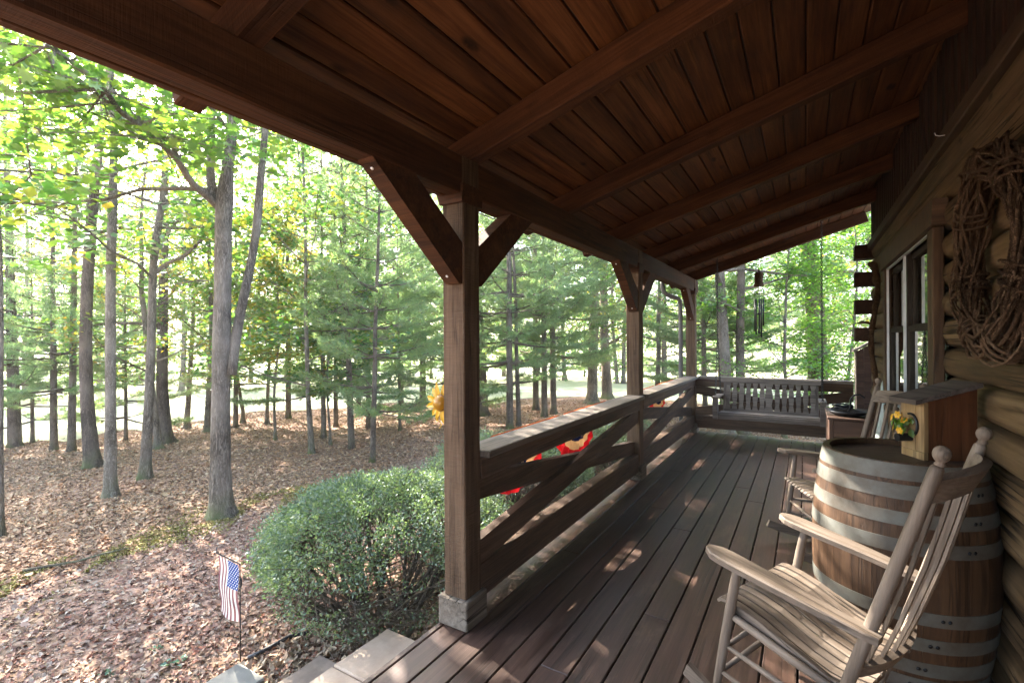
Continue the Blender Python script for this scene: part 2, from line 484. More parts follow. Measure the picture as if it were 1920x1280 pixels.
MAT['yellow'] = plain('yellow_enamel', (.60, .33, .010), rough=.4, noise=.3, nscale=12)
MAT['gold'] = plain('golden_enamel', (.36, .165, .006), rough=.35, noise=.3, nscale=12)
MAT['brownenamel'] = plain('brown_enamel', (.16, .065, .012), rough=.45)
MAT['hose'] = plain('black_pipe', (.025, .025, .027), rough=.5)
MAT['ornament'] = plain('pale_glass_ornament', (.38, .44, .40), rough=.2, noise=.4, nscale=18)
MAT['barkgrey'] = barkmat('oak_bark', (0.0981, 0.0762, 0.0553), (0.3345, 0.2744, 0.2128), moss=.8)
MAT['barkbirch'] = barkmat('pale_grey_bark', (0.1246, 0.0990, 0.0711), (0.3739, 0.3135, 0.2456), moss=.5, sc=(9, 9, 3.5))
MAT['barkdark'] = barkmat('pine_bark', (0.0715, 0.0520, 0.0390), (0.2210, 0.1690, 0.1300), moss=.7)
MAT['barkbrown'] = barkmat('young_pine_bark', (0.1013, 0.0756, 0.0540), (0.2565, 0.2025, 0.1553), moss=.8)
MAT['twig'] = barkmat('bush_stem_bark', (.08, .062, .044), (.26, .215, .16), sc=(20, 20, 20))
MAT['oakleaf'] = leafy('oak_leaves', [(.045, .095, .024), (.070, .14, .028), (.11, .18, .03), (.15, .19, .035)], trans=.52, tcol=1.85)
MAT['mapleleaf'] = leafy('maple_leaves', [(.030, .075, .022), (.050, .120, .028), (.085, .16, .03), (.20, .19, .03), (.30, .17, .03)], trans=.55, tcol=2.2)
MAT['pineleaf'] = leafy('pine_needles', [(.075, .125, .066), (.11, .165, .082), (.15, .195, .09), (.20, .20, .08)], trans=.58, tcol=2.5, gloss=.05, yellow=(.98, 1.08, .72))
MAT['limeleaf'] = leafy('lime_leaves', [(.05, .11, .015), (.09, .17, .02), (.14, .21, .025)], trans=.58, tcol=2.8)
MAT['boxleaf'] = leafy('boxwood_leaves', [(.070, .110, .058), (.115, .165, .088), (.16, .205, .11), (.205, .24, .11)], trans=.38, tcol=1.5, gloss=.05, yellow=(1.0, 1.1, .6))

def ground_mat():
    m, nt, out = new_mat('leaf_litter')
    n = N(nt)
    tc = n('ShaderNodeTexCoord').outputs['Object']
    vo = n('ShaderNodeTexVoronoi', {'Vector': tc, 'Scale': 26.0, 'Randomness': 1.0})
    cell = n('ShaderNodeSeparateXYZ', {0: vo.outputs['Color']}).outputs[0]
    lo = n('ShaderNodeTexNoise', {'Vector': tc, 'Scale': .45, 'Detail': 5.0, 'Roughness': .6}).outputs[0]
    hi = n('ShaderNodeTexNoise', {'Vector': tc, 'Scale': 60.0, 'Detail': 4.0}).outputs[0]
    f = n.math('ADD', n.math('MULTIPLY', cell, .6), n.math('MULTIPLY', hi, .4))
    c = n.ramp(f, [(.2, (.13, .075, .05)), (.45, (.22, .13, .09)), (.65, (.30, .19, .135)), (.85, (.38, .26, .19))])
    c2 = n.ramp(f, [(.2, (.11, .075, .045)), (.5, (.20, .145, .09)), (.8, (.30, .22, .14))])
    c = n.mix(n.ramp(lo, [(.45, (0, 0, 0)), (.65, (1, 1, 1))]), c, c2)
    bp = n('ShaderNodeBump', {'Strength': .8, 'Distance': .02, 'Height': f}).outputs[0]
    p = n('ShaderNodeBsdfPrincipled', {'Base Color': c, 'Roughness': .95, 'Normal': bp, 'Specular IOR Level': .1})
    nt.links.new(p.outputs[0], out.inputs[0])
    return m
MAT['ground'] = ground_mat()
def litter_mat(name, cols):
    m, nt, out = new_mat(name)
    n = N(nt)
    r = n('ShaderNodeNewGeometry').outputs['Random Per Island']
    k = len(cols)
    c = n.ramp(r, [(i / (k - 1), cols[i]) for i in range(k)])
    p = n('ShaderNodeBsdfPrincipled', {'Base Color': c, 'Roughness': .8, 'Specular IOR Level': .25})
    nt.links.new(p.outputs[0], out.inputs[0])
    return m
MAT['chip'] = litter_mat('bark_mulch', [(0.112, 0.059, 0.038), (0.225, 0.122, 0.082), (0.325, 0.202, 0.142), (0.250, 0.092, 0.052), (0.425, 0.294, 0.210), (0.275, 0.184, 0.116), (0.525, 0.405, 0.294)])
MAT['litter'] = litter_mat('dry_leaves', [(0.120, 0.062, 0.033), (0.240, 0.130, 0.073), (0.336, 0.198, 0.116), (0.432, 0.276, 0.166), (0.288, 0.132, 0.055), (0.540, 0.396, 0.243)])
MAT['bedleaf'] = litter_mat('pale_dry_leaves', [(0.196, 0.138, 0.086), (0.310, 0.230, 0.149), (0.414, 0.322, 0.218), (0.230, 0.138, 0.081)])
MAT['meadow'] = plain('sunny_grass', (.47, .44, .28), rough=.95, noise=.3, nscale=1.5, col2=(.37, .37, .20))
MAT['moss'] = litter_mat('moss', [(.15, .135, .03), (.22, .185, .04), (.28, .225, .06), (.20, .15, .06)])
MAT['weed'] = leafy('weed_leaves', [(.05, .13, .05), (.09, .19, .08)], trans=.3)

def flag_mat():
    """stars and stripes printed on cloth: u across the hanging stripes, v down"""
    m, nt, out = new_mat('garden_flag_print')
    n = N(nt)
    g = n('ShaderNodeTexCoord').outputs['UV']
    s = n('ShaderNodeSeparateXYZ', {0: g})
    u, v = s.outputs[0], s.outputs[1]
    st = n.math('GREATER_THAN', n.math('MODULO', n.math('MULTIPLY', u, 13.0), 2.0), 1.0)
    c = n.mix(st, (.22, .10, .10), (.62, .57, .50))
    # canton with rows of stars as small dots
    inc = n.math('MULTIPLY', n.math('GREATER_THAN', u, .46), n.math('GREATER_THAN', v, .56))
    su = n.math('MULTIPLY', n.math('SUBTRACT', u, .46), 10.0 / .54)
    sv = n.math('MULTIPLY', n.math('SUBTRACT', v, .56), 12.0 / .44)
    fu = n.math('SUBTRACT', n.math('MODULO', su, 2.0), 1.0)
    fv = n.math('SUBTRACT', n.math('MODULO', sv, 2.0), 1.0)
    d1 = n.math('ADD', n.math('MULTIPLY', fu, fu), n.math('MULTIPLY', fv, fv))
    fu2 = n.math('SUBTRACT', n.math('MODULO', n.math('ADD', su, 1.0), 2.0), 1.0)
    fv2 = n.math('SUBTRACT', n.math('MODULO', n.math('ADD', sv, 1.0), 2.0), 1.0)
    d2 = n.math('ADD', n.math('MULTIPLY', fu2, fu2), n.math('MULTIPLY', fv2, fv2))
    star = n.math('LESS_THAN', n.math('MINIMUM', d1, d2), .13)
    cc = n.mix(star, (.035, .065, .20), (.62, .60, .58))
    c = n.mix(inc, c, cc)
    d = n('ShaderNodeBsdfDiffuse', {'Color': c}).outputs[0]
    t = n('ShaderNodeBsdfTranslucent', {'Color': c}).outputs[0]
    nt.links.new(n('ShaderNodeMixShader', {0: .25, 1: d, 2: t}).outputs[0], out.inputs[0])
    return m
def cloth(name, col, trans=.5):
    m, nt, out = new_mat(name)
    n = N(nt)
    tc = n('ShaderNodeTexCoord').outputs['Object']
    w = n('ShaderNodeTexNoise', {'Vector': tc, 'Scale': 40.0, 'Detail': 3.0}).outputs[0]
    c = n.ramp(w, [(.3, tuple(x * .85 for x in col)), (.7, col)])
    d = n('ShaderNodeBsdfDiffuse', {'Color': c}).outputs[0]
    t = n('ShaderNodeBsdfTranslucent', {'Color': c}).outputs[0]
    nt.links.new(n('ShaderNodeMixShader', {0: trans, 1: d, 2: t}).outputs[0], out.inputs[0])
    return m
MAT['flag'] = flag_mat()
MAT['red'] = cloth('red_cloth', (.42, .010, .013), .35)
MAT['cream'] = cloth('sun_tinted_cream_cloth', (.52, .28, .12), .35)  # pale cloth, with the orange of sun shining through painted in
MAT['hem'] = cloth('sunlit_orange_hem', (.42, .10, .03), .2)  # orange put into the colour for sunlight glowing through the hem
MAT['blue'] = cloth('navy_cloth', (.016, .018, .05), .15)
MAT['star'] = cloth('tan_star', (.70, .45, .24), .3)

def glass_mat():
    m, nt, out = new_mat('window_glass')
    n = N(nt)
    fr = n('ShaderNodeFresnel', {'IOR': 1.5}).outputs[0]
    gl = n('ShaderNodeBsdfGlossy', {'Color': (1, 1, 1, 1), 'Roughness': .015}).outputs[0]
    tr = n('ShaderNodeBsdfTransparent', {'Color': (.85, .9, .88, 1)}).outputs[0]
    nt.links.new(n('ShaderNodeMixShader', {0: fr, 1: tr, 2: gl}).outputs[0], out.inputs[0])
    return m
MAT['glass'] = glass_mat()

# ================================================================== large structure
WALLX = 0.69
Y_END = 8.25
Y_BACK = -1.7
# ---- terrain
def build_ground():
    xs = np.concatenate([np.linspace(-170, -26, 30), np.linspace(-25, 12, 112), np.linspace(14, 120, 24)])
    ys = np.concatenate([np.linspace(-60, -7, 14), np.linspace(-6, 30, 108), np.linspace(32, 170, 30)])
    V = np.array([(x, y, gz(x, y)) for y in ys for x in xs])
    nx, ny = len(xs), len(ys)
    i = np.arange(ny - 1)[:, None] * nx + np.arange(nx - 1)[None, :]
    Q = np.stack([i, i + 1, i + nx + 1, i + nx], -1).reshape(-1, 4)
    o = put('ground', np_mesh('ground', V, Q, True), MAT['ground'])
    tag(o, 'woodland floor of brown fallen leaves under the trees', kind='structure')
    # sunlit meadow beyond the wood
    edge = [(-500, 800), (-200, 812), (0, 822), (120, 826), (250, 806), (330, 790), (450, 778), (560, 766), (640, 762), (760, 758), (880, 756), (960, 752), (1060, 746), (1180, 748), (1300, 760), (1420, 772), (1560, 772), (1800, 760), (2300, 740)]
    V = []; Q = []
    g = [ground_at(u, v)[0] for u, v in edge]
    pts = []
    for k in range(len(g) - 1):
        for t in np.linspace(0, 1, 8, endpoint=False):
            p = g[k].lerp(g[k + 1], t)
            q_ = k + t; w = 1 + .035 * math.sin(q_ * 2.3) + .02 * math.sin(q_ * 5.1 + 1)
            pts.append((p.x * w, p.y * w))
    fr = np.concatenate([np.linspace(1, 1.15, 14), np.linspace(1.18, 3, 44), np.linspace(3.2, 9, 40)])
    for (x, y) in pts:
        for f in fr:
            V.append((x * f, y * f, gz(x * f, y * f) + .012 + .05 * min(1, (f - 1) * 12)))
    m = len(fr)
    for k in range(len(pts) - 1):
        for j in range(m - 1):
            Q.append((k * m + j, (k + 1) * m + j, (k + 1) * m + j + 1, k * m + j + 1))
    o = put('meadow', np_mesh('meadow', V, Q, True), MAT['meadow'])
    tag(o, 'open mown grass in full sun beyond the trees', kind='structure')
build_ground()

# ---- deck
deck = empty('porch_deck', (0, 0, 0), label='dark stained plank deck of the porch', kind='structure')
PITCH = 0.1445
rowx = -1.626
def deck_planks():
    k = 0
    x = rowx
    joints = {0: [], 1: [3.1], 2: [1.42, 5.6], 3: [4.3], 4: [1.95, 6.4], 5: [3.9], 6: [2.6], 7: [5.3], 8: [1.2, 4.9], 9: [3.3, 7.0], 10: [5.9], 11: [2.2], 12: [4.4], 13: [6.2], 14: [3.0], 15: [5.0]}
    while x < WALLX + .06:
        ys = [Y_BACK] + joints.get(k, []) + [Y_END]
        for a, b in zip(ys[:-1], ys[1:]):
            board('plank', (x + PITCH / 2, a + .002, -.015), (x + PITCH / 2, b - .002, -.015), PITCH - .009, .03, MAT['deck'], deck, bev=.003)
        x += PITCH; k += 1
    # narrow nosing strip along the open edge, rim boards and joists
    board('nosing', (-1.645, Y_BACK, -.016), (-1.645, Y_END, -.016), .030, .032, MAT['deck'], deck, bev=.003)
    board('rim_board', (-1.635, Y_BACK, -.13), (-1.635, Y_END, -.13), .035, .19, MAT['deck'], deck)
    board('rim_board', (-1.61, Y_END - .03, -.13), (.9, Y_END - .03, -.13), .035, .19, MAT['deck'], deck)
    for y in np.arange(Y_BACK + .3, Y_END - .1, .41):
        board('joist', (-1.61, y, -.13), (.9, y, -.13), .04, .19, MAT['deck'], deck)
deck_planks()

# ---- log wall
wall = empty('log_wall', (WALLX, 3.5, 0), label='brown log wall of the cabin with a double window', cat='wall')
ZB = [1.426 + .171 * k for k in range(-9, 7)]
W0, W1 = 3.90, 5.76
WZ0, WZ1 = .90, 2.14
def log_mesh(L, seed):
    r = np.random.default_rng(seed)
    n = max(4, int(L / .16)); seg = 14
    xs = np.linspace(-L / 2, L / 2, n)
    th = np.linspace(-math.pi * .60, math.pi * .60, seg)
    V = []
    ph = r.uniform(0, 6, 8)
    for x in xs:
        k = 1 + .03 * math.sin(x * 1.7 + ph[0]) + .02 * math.sin(x * 4.1 + ph[1]) + r.normal(0, .004)
        dz = .004 * math.sin(x * 1.1 + ph[2])
        for t in th:
            c, s = math.cos(t), math.sin(t)
            rr = k * (1 + .015 * math.sin(3 * t + x * 2 + ph[3]) + .012 * math.sin(7 * t + x * .8 + ph[4]))
            V.append((x, -.105 * math.copysign(abs(c) ** .62, c) * rr, .0875 * math.copysign(abs(s) ** .92, s) * (.985 if abs(s) < .97 else 1.0) + dz * c))
    i = np.arange(n - 1)[:, None] * seg + np.arange(seg - 1)[None, :]
    Q = np.stack([i, i + seg, i + seg + 1, i + 1], -1).reshape(-1, 4)
    g = Geo(); g.add(V, Q)
    # end grain caps
    for e, flip in ((0, 1), (n - 1, 0)):
        ring = list(range(e * seg, e * seg + seg))
        c = g.n
        g.add([np.mean(np.array(V)[ring], 0)])
        T = [(c, ring[a + (0 if flip else 1)], ring[a + (1 if flip else 0)]) for a in range(seg - 1)]
        g.T.append(np.array(T, np.int32))
    return g.mesh('log', True)
def log(y0, y1, zc, s):
    # local x runs along -Y.. the bulge (local -y) faces the porch (-X)
    M = Matrix.Translation((WALLX + .105, (y0 + y1) / 2, zc)) @ Matrix(((0, 1, 0, 0), (-1, 0, 0, 0), (0, 0, 1, 0), (0, 0, 0, 1)))
    put('log', log_mesh(y1 - y0, s), MAT['log'], wall, M)
for k, z in enumerate(ZB[:-1]):
    zc = z + .0855
    if z + .171 > WZ0 and z < WZ1:
        log(Y_BACK, W0 - .10, zc, k); log(W1 + .10, 7.42, zc, 100 + k)
    else:
        log(Y_BACK, 7.42, zc, k)
log(Y_BACK, 7.42, ZB[-1] + .078, 55)
# squared ends of the logs of the side wall, every second course
for zt in (2.63, 2.295, 1.955, 1.615):
    board('log_end', (.525, 7.40, zt - .0875), (1.1, 7.40, zt - .0875), .20, .172, MAT['logend'], wall, bev=.006)
# ledger and the vertical boards above it
board('ledger', (.675, Y_BACK, 2.592), (.675, 7.5, 2.592), .05, .085, MAT['trim'], wall, bev=.006)
yb = Y_BACK + .05
while yb < 7.5:
    board('wall_board', (.712, yb, 2.636), (.712, yb, 3.26), .085, .022, MAT['batten'], wall, up=(1, 0, 0), bev=.006)
    board('batten', (.728, yb + .0675, 2.638), (.728, yb + .0675, 3.26), .052, .012, MAT['batten'], wall, up=(1, 0, 0), bev=0)
    yb += .135
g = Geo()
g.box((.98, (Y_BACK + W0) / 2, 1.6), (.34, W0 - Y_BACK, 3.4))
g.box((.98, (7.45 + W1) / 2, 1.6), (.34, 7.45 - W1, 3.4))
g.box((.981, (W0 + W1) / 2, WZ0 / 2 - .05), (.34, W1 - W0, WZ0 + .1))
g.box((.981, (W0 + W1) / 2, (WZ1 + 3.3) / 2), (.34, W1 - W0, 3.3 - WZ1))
put('wall_light_block', g.mesh('wall_light_block'), MAT['interior'], wall)  # unseen backing added behind the logs to block light
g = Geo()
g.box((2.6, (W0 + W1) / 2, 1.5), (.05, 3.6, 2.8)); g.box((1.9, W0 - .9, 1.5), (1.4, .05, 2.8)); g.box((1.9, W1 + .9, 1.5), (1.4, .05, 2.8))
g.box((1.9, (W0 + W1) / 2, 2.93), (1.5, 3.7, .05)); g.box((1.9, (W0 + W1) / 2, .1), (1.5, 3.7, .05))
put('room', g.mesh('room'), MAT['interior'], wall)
# window: trim, pale metal liner, two double hung units
win = empty('window', (WALLX, (W0 + W1) / 2, 1.5)); win.parent = wall; win.matrix_basis = wm(wall).inverted() @ Matrix.Translation((WALLX, (W0 + W1) / 2, 1.5))
board('trim_board', (.672, W0 - .09, WZ0 - .02), (.672, W0 - .09, WZ1), .15, .055, MAT['trim'], win, up=(1, 0, 0), bev=.005)
board('trim_board', (.672, W1 + .08, WZ0 - .02), (.672, W1 + .08, WZ1), .15, .055, MAT['trim'], win, up=(1, 0, 0), bev=.005)
hm = Geo().prism([(W0 - .22, WZ1 + .003), (W1 + .20, WZ1 + .003), (W1 + .16, WZ1 + .145), (W0 - .25, WZ1 + .145)], .07, 'x', .63).mesh('head_trim')
put('head_trim', hm, MAT['trim'], win)
board('sill', (.662, W0 - .2, WZ0 - .045), (.662, W1 + .2, WZ0 - .045), .11, .05, MAT['trim'], win)
MID = 4.845
g = Geo()
for y in (W0 + .006, W1 - .006, MID): g.box((.668, y, (WZ0 + WZ1) / 2), (.018, .010, WZ1 - WZ0 - .004))
g.box((.668, (W0 + W1) / 2, WZ1 - .008), (.0182, W1 - W0 - .004, .010)); g.box((.668, (W0 + W1) / 2, WZ0 + .008), (.0182, W1 - W0 - .004, .010))
put('liner', g.mesh('liner'), MAT['liner'], win)
for (a, b) in ((W0 + .012, MID - .03), (MID + .03, W1 - .012)):
    for (z0, z1, xx) in ((WZ0 + .012, 1.575, .700), (1.545, WZ1 - .012, .722)):
        g = Geo(); t = .042
        g.box((xx, a + t / 2, (z0 + z1) / 2), (.03, t, z1 - z0)); g.box((xx, b - t / 2, (z0 + z1) / 2), (.03, t, z1 - z0))
        g.box((xx - .001, (a + b) / 2, z0 + t / 2), (.03, b - a - 2 * t, t)); g.box((xx - .001, (a + b) / 2, z1 - t / 2), (.03, b - a - 2 * t, t))
        put('sash', g.mesh('sash'), MAT['sash'], win)
        g = Geo(); g.box((xx + .004, (a + b) / 2, (z0 + z1) / 2), (.004, b - a - 2 * t + .01, z1 - z0 - 2 * t + .01))
        put('pane', g.mesh('pane'), MAT['glass'], win)
    g = Geo(); g.box((.752, (a + b) / 2, 1.22), (.003, b - a - .02, .62))
    put('blind', g.mesh('blind'), MAT['curtain'], win)
board('mullion', (.712, MID, WZ0), (.712, MID, WZ1), .055, .06, MAT['sash'], win, up=(1, 0, 0), bev=.003)
# white cup hook under the wall boards
hk = Geo().tube([(.648, 3.44, 2.575), (.625, 3.44, 2.575), (.610, 3.44, 2.582), (.605, 3.44, 2.596)], .0022, 6)
put('hook', hk.mesh('hook', True), MAT['white'], wall)

# ---- porch roof
roof = empty('porch_roof', (-.5, 3.0, 2.4), label='porch roof with dark timber rafters and pine board ceiling', cat='roof')
SL = .2917
def rz(x): return 2.43 + SL * (x + 1.49)           # underside of the rafters
RD = .14
nrm = Vector((-SL, 0, 1)).normalized()
rd = RD * math.sqrt(1 + SL * SL)
RAFT = [8.19 - 1.219 * k for k in range(9)]
for y in RAFT:
    x0, x1 = -1.89, .745
    board('rafter', Vector((x0, y, rz(x0))) + nrm * RD / 2, Vector((x1, y, rz(x1))) + nrm * RD / 2, .09, RD, MAT['frame'], roof, up=nrm, bev=.006)
bx = -1.95; bw = .139; kx = bw / math.sqrt(1 + SL * SL)
k = 0
while bx < .76:
    c = Vector((bx + kx / 2, 0, rz(bx + kx / 2))) + nrm * (RD + .011)
    cuts = [[2.1, 5.76], [.88, 4.54], [3.32, 6.97], [2.1, 6.97], [-.34, 4.54]][k % 5]
    ys = [Y_BACK - .8] + cuts + [8.30]
    for a, b in zip(ys[:-1], ys[1:]):
        board('ceiling_board', (c.x, a + .001, c.z), (c.x, b - .001, c.z), bw - .007, .020, MAT['ceiling'], roof, up=nrm, bev=.005)
    bx += kx; k += 1
a = Vector((-1.98, 0, rz(-1.98))) + nrm * (RD + .045); b = Vector((1.6, 0, rz(1.6))) + nrm * (RD + .045)
rs = Geo()
L = (b - a).length
M = frame(a, b, nrm)
M.translation = Vector(((a.x + b.x) / 2, (Y_BACK - .8 + 8.34) / 2, (a.z + b.z) / 2))
put('roof_shade_sheet', box_mesh(L, 8.34 - Y_BACK + .8, .04, .002), MAT['roofing'], roof, M)  # unseen roof covering, added to block light above the boards
POSTY = [-1.20, 1.9845, 5.03, 8.03]
PW = .14
def beam(y0, y1):
    board('beam', (-1.5475, y0, 2.335), (-1.5475, y1, 2.335), .100, .194, MAT['frame'], roof, bev=.007, sub=6, wob=.0015)
    board('outer_plate', (-1.6185, y0, 2.336), (-1.6185, y1, 2.336), .036, .196, MAT['frame'], roof, bev=.003)
for p, q in zip([-2.5] + POSTY, POSTY + [8.34]):
    y0 = p + PW + .001 if p > -2.4 else p
    y1 = q - .001 if q < 8.3 else q
    if y1 - y0 > .1: beam(y0, y1)
# eave gutter and downspout at the far corner
g = Geo()
gp = np.array([(-.055, .05), (-.055, -.03), (-.03, -.052), (.03, -.052), (.055, -.03), (.055, .05), (.048, .05), (.048, -.026), (.026, -.045), (-.026, -.045), (-.048, -.026), (-.048, .05)])
gm = Geo().prism(gp, 8.36 + 2.5, 'y', -2.5).mesh('gutter')
put('gutter', gm, MAT['gutter'], roof, Matrix.Translation((-1.965, 0, 2.465)))
dsp = [(-1.95, 7.84, 2.42), (-1.95, 7.84, 2.34), (-1.93, 7.85, 2.25), (-1.89, 7.88, 2.19), (-1.80, 7.95, 2.15), (-1.74, 8.0, 2.13), (-1.72, 8.03, 2.09), (-1.715, 8.04, 2.0), (-1.715, 8.04, .8), (-1.715, 8.04, -.45)]
put('downspout', Geo().tube(dsp, .034, 10).mesh('downspout', True), MAT['gutter'], roof)

# ---- posts
def post(i, y, label):
    yc = y + PW / 2
    t = empty('porch_post', (-1.5625, yc, 0), label=label, cat='post', group='timber posts carrying the porch roof')
    board('shaft', (-1.5625, yc, .148), (-1.5625, yc, 2.43), PW, PW, MAT['post'], t, up=(1, 0, 0), bev=.006, sub=10, wob=.0012)
    B = .187
    board('base', (-1.5625, yc, 0.003), (-1.5625, yc, .152), B, B, MAT['base'], t, up=(1, 0, 0), bev=.006)
    cg = Geo().prism([(-.105, 2.285), (.082, 2.285), (.074, 2.192), (-.074, 2.192)], .178, 'y', -.089)
    put('bolster', cg.mesh('bolster'), MAT['frame'], t, Matrix.Translation((-1.5625, yc, 0)))
    for s in (-1, 1):
        if i == 3 and s > 0: continue
        e = yc + s * PW / 2
        p1 = Vector((-1.545, e - s * .045, 1.855)); p0 = Vector((-1.545, e + s * .515, 2.285))
        # mitred brace: a parallelogram in the YZ plane
        d = .088
        poly = [(e + s * .60, 2.2375), (e + s * .345, 2.2375), (e + s * .0005, 1.985), (e + s * .0005, 1.775), (e + s * .03, 1.775)]
        if s < 0: poly = poly[::-1]
        bmz = Geo().prism([(a - yc, b) for a, b in poly], d, 'x', -.044)
        br = put('brace', bmz.mesh('brace'), MAT['frame'], t, Matrix.Translation((-1.546, yc, 0)))
        ang = math.atan2(2.2375 - 1.775, .57)
        for f in (.07, .93):
            yy = e + s * (.03 + .57 * f); zz = 1.775 + .4625 * f
            bo = Geo().lathe([(.0001, .004), (.006, .004), (.0075, .0), (.0075, -.002)], 10)
            nv = Vector((0, s * math.sin(ang), -math.cos(ang)))
            put('bolt', bo.mesh('bolt', True), MAT['bolt'], br, Matrix.Translation((-1.546, yy, zz)) @ nv.to_track_quat('Z', 'Y').to_matrix().to_4x4())
    return t
post(0, POSTY[0], 'porch post standing behind the viewer beside the steps')
post(1, POSTY[1], 'stout rough sawn post on a pale grey base block beside the stone steps')
post(2, POSTY[2], 'middle post between the two long railing bays')
post(3, POSTY[3], 'corner post with a round downspout behind it')

# ---- railings with crossed braces
def railing(a, b, label, inward, capw=(.115, -.085), ext=(0, 0)):
    """a -> b along the bay; inward = unit vector towards the deck"""
    a = Vector(a); b = Vector(b); inward = Vector(inward)
    d = (b - a).normalized()
    t = empty('porch_railing', ((a + b) / 2), label=label, cat='railing', group='railing bays with crossed timber braces')
    mid = inward * (capw[0] + capw[1]) / 2
    Zc = .894
    board('cap', a + mid - d * ext[0] + Vector((0, 0, Zc - .019)), b + mid + d * ext[1] + Vector((0, 0, Zc - .019)), capw[0] - capw[1], .038, MAT['cap'], t, bev=.005, sub=6, wob=.0015)
    board('top_rail', a + Vector((0, 0, .796)), b + Vector((0, 0, .796)), .13, .118, MAT['rail'], t, bev=.006, sub=5, wob=.0015)
    board('bottom_rail', a + Vector((0, 0, .182)), b + Vector((0, 0, .182)), .10, .190, MAT['rail'], t, bev=.006, sub=5, wob=.0015)
    zl, zh = .278, .736
    hh = .115
    k = (zh - zl) / (b - a).length
    # both braces end flat against post and rail
    L = (b - a).length
    def brace(lo_first, off):
        c = .125
        if lo_first: poly = [(0, zl), (.10, zl), (L, zh - c), (L, zh), (L - .10, zh), (0, zl + c)]
        else: poly = [(0, zh), (0, zh - c), (L - .10, zl), (L, zl), (L, zl + c), (.10, zh)]
        m = Geo().prism([(x - L / 2, z) for x, z in poly], .056, 'y', -.028).mesh('brace')
        y = Vector((0, 0, 1)).cross(d)
        c0 = (a + b) / 2 + inward * off
        M = Matrix(((d.x, y.x, 0, c0.x), (d.y, y.y, 0, c0.y), (0, 0, 1, 0), (0, 0, 0, 1)))
        put('brace', m, MAT['rail'], t, M)
    brace(True, .018)
    brace(False, -.024)
    return t
RX = -1.555
railing((RX, POSTY[1] + PW + .001, 0), (RX, POSTY[2] - .001, 0), 'railing bay between the big post and the middle post', (1, 0, 0), ext=(-.002, .02))
railing((RX, POSTY[2] + PW + .001, 0), (RX, POSTY[3] - .001, 0), 'railing bay between the middle post and the corner post', (1, 0, 0), ext=(-.002, .0))
railing((-1.49, 8.10, 0), (.56, 8.10, 0), 'end railing bay behind the porch swing', (0, -1, 0), capw=(.10, -.10), ext=(-.03, 0))

# ---- steps: flagstone treads on grey risers
steps = empty('porch_steps', (-2.1, 1.0, -.3), label='stone steps of tan flagstone leading off the deck', cat='steps')
def slab(name, x0, x1, y0, y1, zt, th, mat, wobs=.003):
    board(name, ((x0 + x1) / 2, y0 + .004, zt - th / 2), ((x0 + x1) / 2, y1 - .004, zt - th / 2), x1 - x0, th, mat, steps, bev=.008, sub=3, wob=wobs)
for y0, y1 in ((1.62, 2.0), (1.02, 1.62), (.45, 1.02), (-.15, .45), (-.8, -.15)):
    slab('flagstone', -2.065, -1.665, y0, y1, -.165, .055, MAT['stone'])
for y0, y1 in ((1.30, 1.82), (.75, 1.30), (.1, .75), (-.5, .1)):
    slab('tread_stone', -2.42, -2.075, y0, y1, -.335, .16, MAT['stone2'])
for y0, y1 in ((1.0, 1.98), (.2, 1.0), (-.6, .2)):
    slab('riser_stone', -2.04, -1.68, y0, y1, -.221, .40, MAT['stone2'])
for x0, x1, y1 in ((-2.99, -2.72, 1.67), (-2.715, -2.50, 1.60)):
    for y0, yy in ((.9, y1), (.1, .9), (-.6, .1)):
        slab('slab', x0, x1, y0, yy, -.49, .12, MAT['slate'])

# ================================================================== objects on the porch
def curve_strip(pts, w, th, wdir):
    """flat strip following pts (list of 3D), width w along wdir, thickness th"""
    P = np.array(pts, float); W = np.array(wdir, float)
    T = np.gradient(P, axis=0); T /= np.linalg.norm(T, axis=1)[:, None]
    Nn = np.cross(T, W); Nn /= np.linalg.norm(Nn, axis=1)[:, None]
    n = len(P); w = np.full(n, w) if np.isscalar(w) else np.array(w)
    V = []
    for i in range(n):
        for sw, sn in ((-.5, -.5), (.5, -.5), (.5, .5), (-.5, .5)):
            V.append(P[i] + W * w[i] * sw + Nn[i] * th * sn)
    Q = []
    for i in range(n - 1):
        for k in range(4):
            Q.append((i * 4 + k, i * 4 + (k + 1) % 4, i * 4 + 4 + (k + 1) % 4, i * 4 + 4 + k))
    Q.append((3, 2, 1, 0)); e = (n - 1) * 4; Q.append((e, e + 1, e + 2, e + 3))
    g = Geo(); g.add(V, Q); return g

